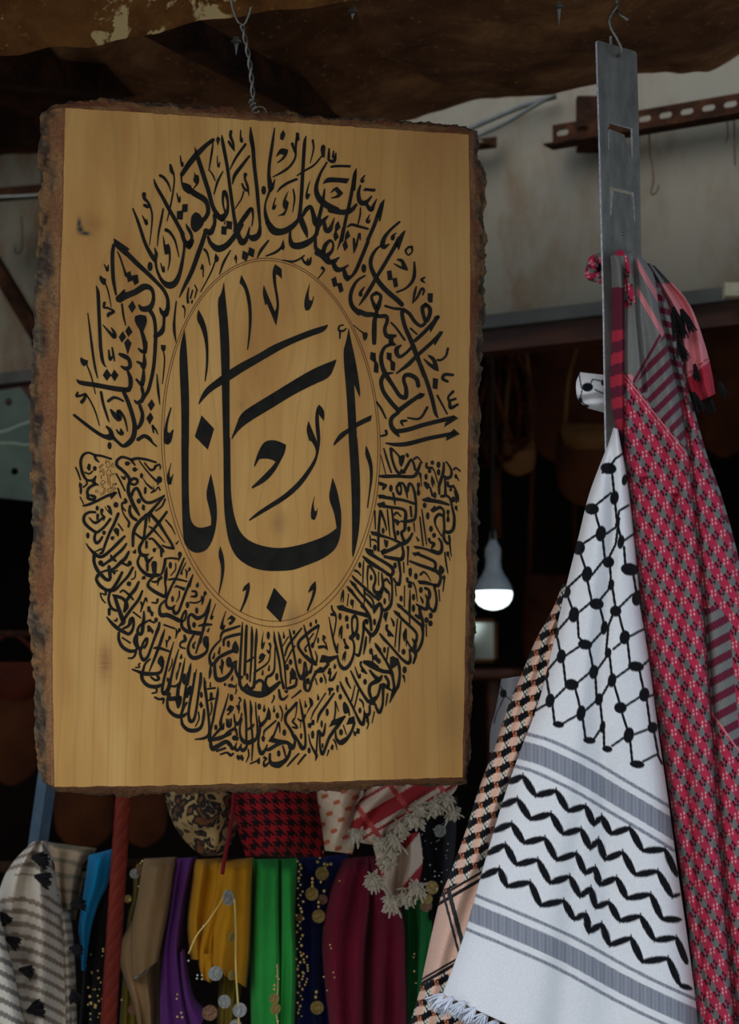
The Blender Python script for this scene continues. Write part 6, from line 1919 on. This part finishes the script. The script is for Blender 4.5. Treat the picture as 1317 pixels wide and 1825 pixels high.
# bundles tucked above the rail
def bundle(name, lab, Lp, Rp, mat, cf, depth=3.12, bulge=.06, seed=0, nm='cloth', nu=60, nv=70):
    e = scarf(name, lab, (Lp[0][0] + Rp[0][0]) / 2, Lp[-1][1], depth)
    sheet(nm, Lp, Rp, nu, nv, lambda u, v, X, Y: depth - bulge * np.sin(math.pi * u) * np.sin(math.pi * np.clip(v * .95 + .03, 0, 1)) ** .6 + .006 * np.sin(u * 9 + seed + 6 * v) + .006 * np.sin(v * 17 + 3 * u + seed), cf, mat, e); return e
m, nt, N, Lk, B = newmat('leopard_cloth'); v_ = coords(N); vo = N.new('ShaderNodeTexVoronoi'); vo.inputs['Scale'].default_value = 30; Lk.new(mixc(N, Lk, .12, v_, nz(N, Lk, v_, 30, 2).outputs['Color']), vo.inputs['Vector'])
r_ = ramp(N, [(.0, L4(112, 62, 20)), (.26, L4(100, 56, 20)), (.34, L4(14, 9, 7)), (.52, L4(18, 12, 8)), (.6, L4(160, 130, 80))]); r_.color_ramp.elements[4].position = .62; Lk.new(vo.outputs['Distance'], r_.inputs[0]); Lk.new(r_.outputs[0], B.inputs['Base Color']); B.inputs['Roughness'].default_value = .9; M_LEO = m
LEO = bundle('leopard_scarf', 'leopard print scarf bundle left of the red and black one', [(290, 1340), (294, 1412), (303, 1455), (328, 1498), (362, 1526)], [(430, 1340), (428, 1410), (424, 1455), (416, 1495), (395, 1524)], M_LEO, None, 3.13)
def hound(X, Y, p, c1, c2, ox=0, oy=0):
    x = ((X - ox) / p) % 4; y = ((Y - oy) / p) % 4; d = (np.floor(x) + np.floor(y)) % 2; h = x < 2; w = y < 2
    diag = ((x - y) % 2) < 1
    m_ = np.where(h & w, 1.0, np.where(h != w, np.where(diag, 1.0, 0.0), 0.0)); return blend(flat(X, c1), m_, c2)
bundle('red_black_scarf', 'red and black houndstooth scarf bundle in the middle above the lime scarf', [(414, 1340), (417, 1408), (420, 1462), (438, 1526)], [(566, 1340), (568, 1405), (572, 1450), (576, 1528)], M_CLOTH,
       lambda X, Y, u, v: hound(X + 4 * np.sin(Y * .05), Y + 16 * (1 - (2 * u - 1) ** 2) * (v - .3), 5.2, alb(20, 8, 10), alb(128, 18, 26)), 3.11, .07, 1, nu=110, nv=130)
def col_or(X, Y, u, v):
    a, b = (21, 11), (-13, 20); al, be = lattice(X, Y, 600, 1430, a, b); c = flat(X, alb(196, 180, 164)); dx, dy = near(al, be, 0, 0, a, b); c = blend(c, soft((np.hypot((dx + .5 * dy) / 6, dy / 4.5) - 1) * 4), alb(168, 84, 52))
    da = np.abs((al + .5) % 1 - .5); db = np.abs((be + .5) % 1 - .5); return blend(c, np.maximum(soft((da - .03) * 20), soft((db - .03) * 20)) * .5, alb(178, 120, 96))
bundle('orange_white_scarf', 'white scarf bundle with orange flecks right of the red and black one', [(560, 1340), (563, 1408), (570, 1450), (579, 1516)], [(640, 1340), (648, 1405), (642, 1460), (628, 1522)], M_CLOTH, col_or, 3.1, .055, 2, nu=90, nv=110)
e = scarf('red_white_scarf', 'red and white scarf with cream pompoms under the right foot of the board', 700, 1610, 3.08)
cRW, cWW = alb(138, 36, 42), alb(184, 166, 154)
def col_rw(X, Y, u, v):
    c = flat(X, cWW); s = X * .5 + Y * .86; t = X * .8 - Y * .6
    c = np.where((((s - 12) % 60) < 26)[..., None], cRW, c); c = np.where((((s - 46) % 60) < 5)[..., None], cRW, c); return np.where((((t + 8) % 70) < 9)[..., None], alb(170, 70, 72), c)
sheet('cloth', [(652, 1340), (652, 1405), (632, 1440), (626, 1480), (640, 1500), (668, 1506)], [(815, 1340), (815, 1402), (780, 1436), (742, 1462), (718, 1484), (700, 1500)], 80, 70, lambda u, v, X, Y: 3.07 - .06 * np.sin(math.pi * u) + .014 * np.sin(u * 15 + 5 * v), col_rw, M_CLOTH, e)
sheet('hanging_tail', [(662, 1488), (674, 1545), (686, 1592), (704, 1612)], [(748, 1484), (753, 1535), (744, 1580), (728, 1606)], 50, 60, lambda u, v, X, Y: 3.05 - .03 * np.sin(math.pi * u) + .014 * np.sin(u * 13 + 3 * v), lambda X, Y, u, v: np.where((((X * .7 + Y * .6) % 58) < 22)[..., None] & (np.abs(u - .45) > .12)[..., None], cRW, cWW), M_CLOTH, e)
def pom(x, y, r, d=3.0):
    bm = bmesh.new(); bmesh.ops.create_icosphere(bm, subdivisions=3, radius=1)
    v = np.array([q.co[:] for q in bm.verts]); f = [[w.index for w in q.verts] for q in bm.faces]; bm.free(); c = np.array(U(x, y, d)); s = r * PX(d)
    v = np.array([q * (1 + .28 * fbm(tuple(q * 2.6 + x), 3) + .1 * math.sin(37 * q[0] + 29 * q[2] + 31 * q[1])) for q in v]); 
    parts = [(c + v * s * .85, f)]
    for k in range(90):
        dq = np.array([random.gauss(0, 1), random.gauss(0, 1) - .6, random.gauss(0, 1)]); dq /= np.linalg.norm(dq); dq2 = dq + .4 * np.array([random.gauss(0, 1), 0, random.gauss(0, 1) - .4])
        parts.append(tube_np([c + dq * s * .6, c + dq2 * s * .85, c + dq2 * s * 1.05 + np.array([0, 0, -.15 * s])], np.array([.17, .15, .09]) * s, 5))
    v, f = merge(parts); mk('pompom', v, f, M_CREAM, e)
for x, y, r in ((636, 1488, 12), (666, 1568, 14), (678, 1502, 13), (688, 1535, 12), (702, 1496, 14), (716, 1476, 12), (738, 1460, 14), (752, 1442, 12), (776, 1436, 14), (796, 1426, 12), (700, 1608, 15), (722, 1600, 12), (742, 1585, 15), (696, 1520, 11), (806, 1448, 11)): pom(x, y, r)

# ================================================================== inside the shop
M_LEA = simple('brown_leather', L4(46, 22, 9), L4(72, 36, 15), 9, .7, spec=.06); M_LEA2 = simple('tan_leather', L4(74, 46, 22), L4(104, 68, 36), 9, .7, spec=.06); M_LEA3 = simple('red_leather', L4(50, 18, 9), L4(72, 27, 13), 14, .7, spec=.06)
def bag(lab, x, y, w, h, d, mat, mat2, straps=((-.35, 0), (.35, 0)), up=160):
    s = PX(d); e = empty('leather_bag', U(x, y + h / 2, d)); tag(e, lab, 'bag'); nu, nv = 28, 20; V = []
    for j in range(nv + 1):
        t = j / nv; yy = -h / 2 + h * t; hw_ = w / 2 * (.72 + .28 * math.sin(math.pi * min(1, t * .8 + .15))) * (1 if t < .75 else math.sqrt(max(.02, 1 - ((t - .75) / .25) ** 2)))
        for i in range(nu):
            a = 2 * math.pi * i / nu; V.append(np.array(U(x + hw_ * math.cos(a), y + yy, d)) + np.array([0, math.sin(a) * w * s * .22 * math.sin(math.pi * min(1, .12 + t * .85)), 0]))
    f = grid_faces(nu, nv, True) + [tuple(range(nu))]; mk('body', V, f, mat, e)
    V = []
    for j in range(9):
        t = j / 8
        for i in range(13):
            u = i / 12; V.append(np.array(U(x + (u - .5) * w * .86 * (1 - .25 * t * t), y - h / 2 + h * .55 * t * (1 - .35 * (2 * u - 1) ** 2), d - .24 * w * s * math.sin(math.pi * min(1, .15 + t)) - .004)))
    mk('flap', V, grid_faces(12, 8), mat2, e)
    v, ff = tube_np(cr([U(x - w * .38, y - h / 2 + 4, d), U(x - w * .30, y - h / 2 - up * .5, d + .01), U(x, y - h / 2 - up, d + .02), U(x + w * .30, y - h / 2 - up * .5, d + .01), U(x + w * .38, y - h / 2 + 4, d)], 8), 4.5 * s, 8); mk('strap', v, ff, mat2, e)
bag('large dark brown leather bag hanging behind the metal strip', 1010, 705, 160, 250, 5.5, M_LEA, M_LEA, up=15)
bag('rounded brown leather bag below the large dark one', 1055, 830, 130, 150, 5.1, M_LEA, M_LEA2, up=190)
bag('small pale tan leather bag right of the board', 924, 815, 62, 66, 5.1, M_LEA2, M_LEA2, up=217)
bag('brown leather bag in the gloom left of the board, lower one', 20, 1290, 120, 220, 4.55, M_LEA, M_LEA3, up=50)
bag('brown leather bag in the gloom behind the board foot', 150, 1440, 110, 150, 4.55, M_LEA, M_LEA2, up=235)
bag('dark leather bag above the turquoise scarf', 255, 1440, 90, 140, 4.55, M_LEA, M_LEA, up=240)
bag('dark brown leather bag beside the bulb', 985, 1120, 110, 190, 5.9, M_LEA, M_LEA, up=460)
bag('brown leather bag under the brown trim at the right edge', 1290, 700, 120, 230, 5.5, M_LEA, M_LEA, up=20)
for nm, a, b, lab in (('bag_rail', (760, 566, 5.12), (1500, 566, 5.12), 'front dark rail under the brown trim that the smaller leather bags hang from'), ('bag_rail', (760, 566, 5.52), (1500, 566, 5.52), 'middle dark rail under the brown trim that the large leather bags hang from'), ('bag_rail', (760, 566, 5.92), (1500, 566, 5.92), 'rearmost dark rail under the brown trim, deepest in the shop'), ('bag_rail', (-260, 1130, 4.57), (420, 1130, 4.57), 'dark rail left of the board that the lower leather bags hang from')):
    tag(mk(nm, *tube_np([U(*a), U((a[0] + b[0]) / 2, (a[1] + b[1]) / 2, a[2]), U(*b)], .008, 10), M_RUSTD), lab, 'rail')
# bunch of plaited leather straps right of the board
e = empty('strap_bunch', U(905, 840, 5.06)); tag(e, 'bunch of plaited red-brown leather straps hanging right of the board', 'straps')
for k, (x0, x1, x2, yb_, r) in enumerate(((872, 930, 950, 800, 5), (876, 912, 925, 820, 5), (868, 892, 890, 790, 4), (884, 940, 936, 760, 4), (870, 900, 912, 835, 5), (866, 878, 884, 830, 4.5), (880, 922, 905, 830, 4))):
    c_ = cr([(x0 - 6, 564), (x0 + 18, 590), (x1 - 4, 640), (x2, 710), (x2 - 6, yb_ - 25), (x2 - 24, yb_), (x2 - 44, yb_ - 30), (x0 + 2, 660), (x0 - 8, 590)], 10)
    v, f = tube_np([np.array(U(a, b, 5.06 + .02 * k + .012 * math.sin(i * .9))) for i, (a, b) in enumerate(c_)], r * PX(4.6), 8); mk('strap', v, f, (M_LEA, M_LEA3)[k % 2], e)
v, f = tube_np([U(884, 835, 5.08), U(885, 900, 5.08), U(886, 960, 5.08)], .012, 8); mk('strap_end', v, f, M_LEA, e)
wire_obj('wire_tie', [U(x, y, 5.0) for x, y in ((850, 627), (860, 626), (872, 622), (880, 617), (887, 611))], .003, M_WIRE, None, None, parent=e)
# light bulb
BD = 4.6; s = PX(BD); bc = U(879, 1040, BD); e = empty('light_bulb', U(879, 1084, BD)); tag(e, 'lit white screw-in bulb hanging in the dark shop right of the board', 'light bulb')
M_BULBW = simple('white_ribbed_plastic', L4(128, 134, 134), L4(150, 156, 156), 30, .4, bs=.05)
V = []; pr = [(4, 82), (9, 72), (14, 62), (14.5, 50), (13, 40), (14, 28), (19, 16), (26, 6), (32, -6), (33.5, -14)]; nb = 48
for r, z in pr:
    for k in range(nb): a = 2 * math.pi * k / nb; q = r * s * (1 + .02 * (k % 2) * (z < 45)); V.append((bc.x + q * math.cos(a), bc.y + q * math.sin(a), bc.z + z * s))
mk('bulb_body', V, grid_faces(nb, len(pr) - 1, True), M_BULBW, e)
m, nt, N, Lk, B = newmat('glowing_diffuser'); n_ = nz(N, Lk, coords(N), 3, 2); r_ = ramp(N, [(0, (.86, 1, 1, 1)), (1, (.92, 1, 1, 1))]); Lk.new(n_.outputs[0], r_.inputs[0]); Lk.new(r_.outputs[0], B.inputs['Emission Color']); B.inputs['Emission Strength'].default_value = 2.2
v, f = lathe_np([(r * s, z * s) for r, z in ((33.5, -14), (34, -20), (32, -29), (26, -38), (16, -44), (6, -46.5), (0, -47))], nb, bc); mk('bulb_diffuser', v, f, m, e)
v, f = tube_np([U(878, 960, BD), U(878, 800, BD + .02), U(876, 600, BD + .05), U(876, 44, BD + .05)], .004, 8); mk('flex', v, f, M_INK, e)
v, f = lathe_np([(0, 96), (5, 95), (7, 82), (6, 76)], 16); mk('bulb_cap', v * s + np.array(bc), f, M_STEEL, e)
# small framed mirror and a wooden round table behind
mp = U(862, 1142, 5.2); e = empty('framed_mirror', U(862, 1175, 5.2)); tag(e, 'small framed mirror standing under the bulb', 'mirror')
v, f = box_np(mp, .05, .008, .09); mm_, nt, N, Lk, B = newmat('mirror_glass'); n_ = nz(N, Lk, coords(N), 6, 2); B.inputs['Metallic'].default_value = 1; B.inputs['Roughness'].default_value = .12; bump(N, Lk, n_.outputs[0], B, .05, .01); B.inputs['Base Color'].default_value = (.35, .38, .36, 1)
mk('glass', v, f, mm_, e, smooth=False)
for dx, dz, sx, sz in ((-.029, 0, .008, .106), (.029, 0, .008, .106), (0, .049, .066, .008), (0, -.049, .066, .008)): v, f = box_np(mp + Vector((dx, -.004, dz)), sx, .014, sz); mk('frame_bar', v, f, M_LEA2, e, smooth=False)
tp = U(880, 1192, 5.2); e = empty('round_table', (tp.x, tp.y, 0)); tag(e, 'small round wooden table in the dark shop under the bulb', 'table')
v, f = lathe_np([(0, 0), (.085, 0), (.09, -.006), (.09, -.024), (.08, -.03), (0, -.03)], 36, tp); mk('table_top', v, f, M_BROWNTRIM, e)
v, f = lathe_np([(.02, -.03), (.015, -.3), (.02, -tp.z + .04), (.08, -tp.z + .02), (.08, -tp.z), (0, -tp.z)], 20, tp); mk('pedestal', v, f, M_BROWNTRIM, e)
# greenish painted tray and cords left of the board
e = empty('green_panel', U(20, 900, 4.4)); tag(e, 'dim grey-green painted panel with dark round holes left of the board', 'panel')
a_, b_ = U(-80, 690, 4.5), U(75, 880, 4.5); Lx = b_.x - a_.x; Lz = a_.z - b_.z
v, f = plate_np([(0, 0), (Lx, -.02), (Lx, Lz * .72), (Lx * .75, Lz), (0, Lz * .9)], [[(cx + .008 * math.cos(t), cz + .008 * math.sin(t)) for t in np.linspace(0, 2 * math.pi, 12, endpoint=False)] for cx, cz in ((Lx * .62, Lz * .86), (Lx * .7, Lz * .2), (Lx * .3, Lz * .5))], .012)
mk('panel_board', v + np.array([a_.x, a_.y, b_.z]), f, simple('grey_green_paint', L4(74, 84, 74), L4(96, 106, 94), 9, .8), e, smooth=False)
M_CORD = cloth_plain('pale_green_cord', (150, 165, 140))
wire_obj('cord', [U(x, y, 4.3) for x, y in ((-30, 775), (10, 768), (35, 758), (75, 745))], .003, M_CORD, 'pale green cord crossing the panel left of the board, upper one', 'cord')
wire_obj('cord', [U(x, y, 4.3) for x, y in ((-30, 792), (20, 790), (45, 793), (75, 790))], .003, M_CORD, 'pale green cord crossing the panel left of the board, lower one', 'cord')

# ------------------------------------------------------------------ trimmings belong to the cloth they are sewn to
tie = bpy.data.objects['tie_cord']; attach(tie, LEO)
for o in list(COL.objects):
    if o.parent is not None and o.name.split('.')[0] in ('tassel', 'tuft', 'pompom', 'coin', 'beads', 'trim_cord', 'hem_cord'):
        sib = [c for c in o.parent.children if c.name.split('.')[0] in ('cloth', 'front_panel')]
        if sib: attach(o, sib[0])
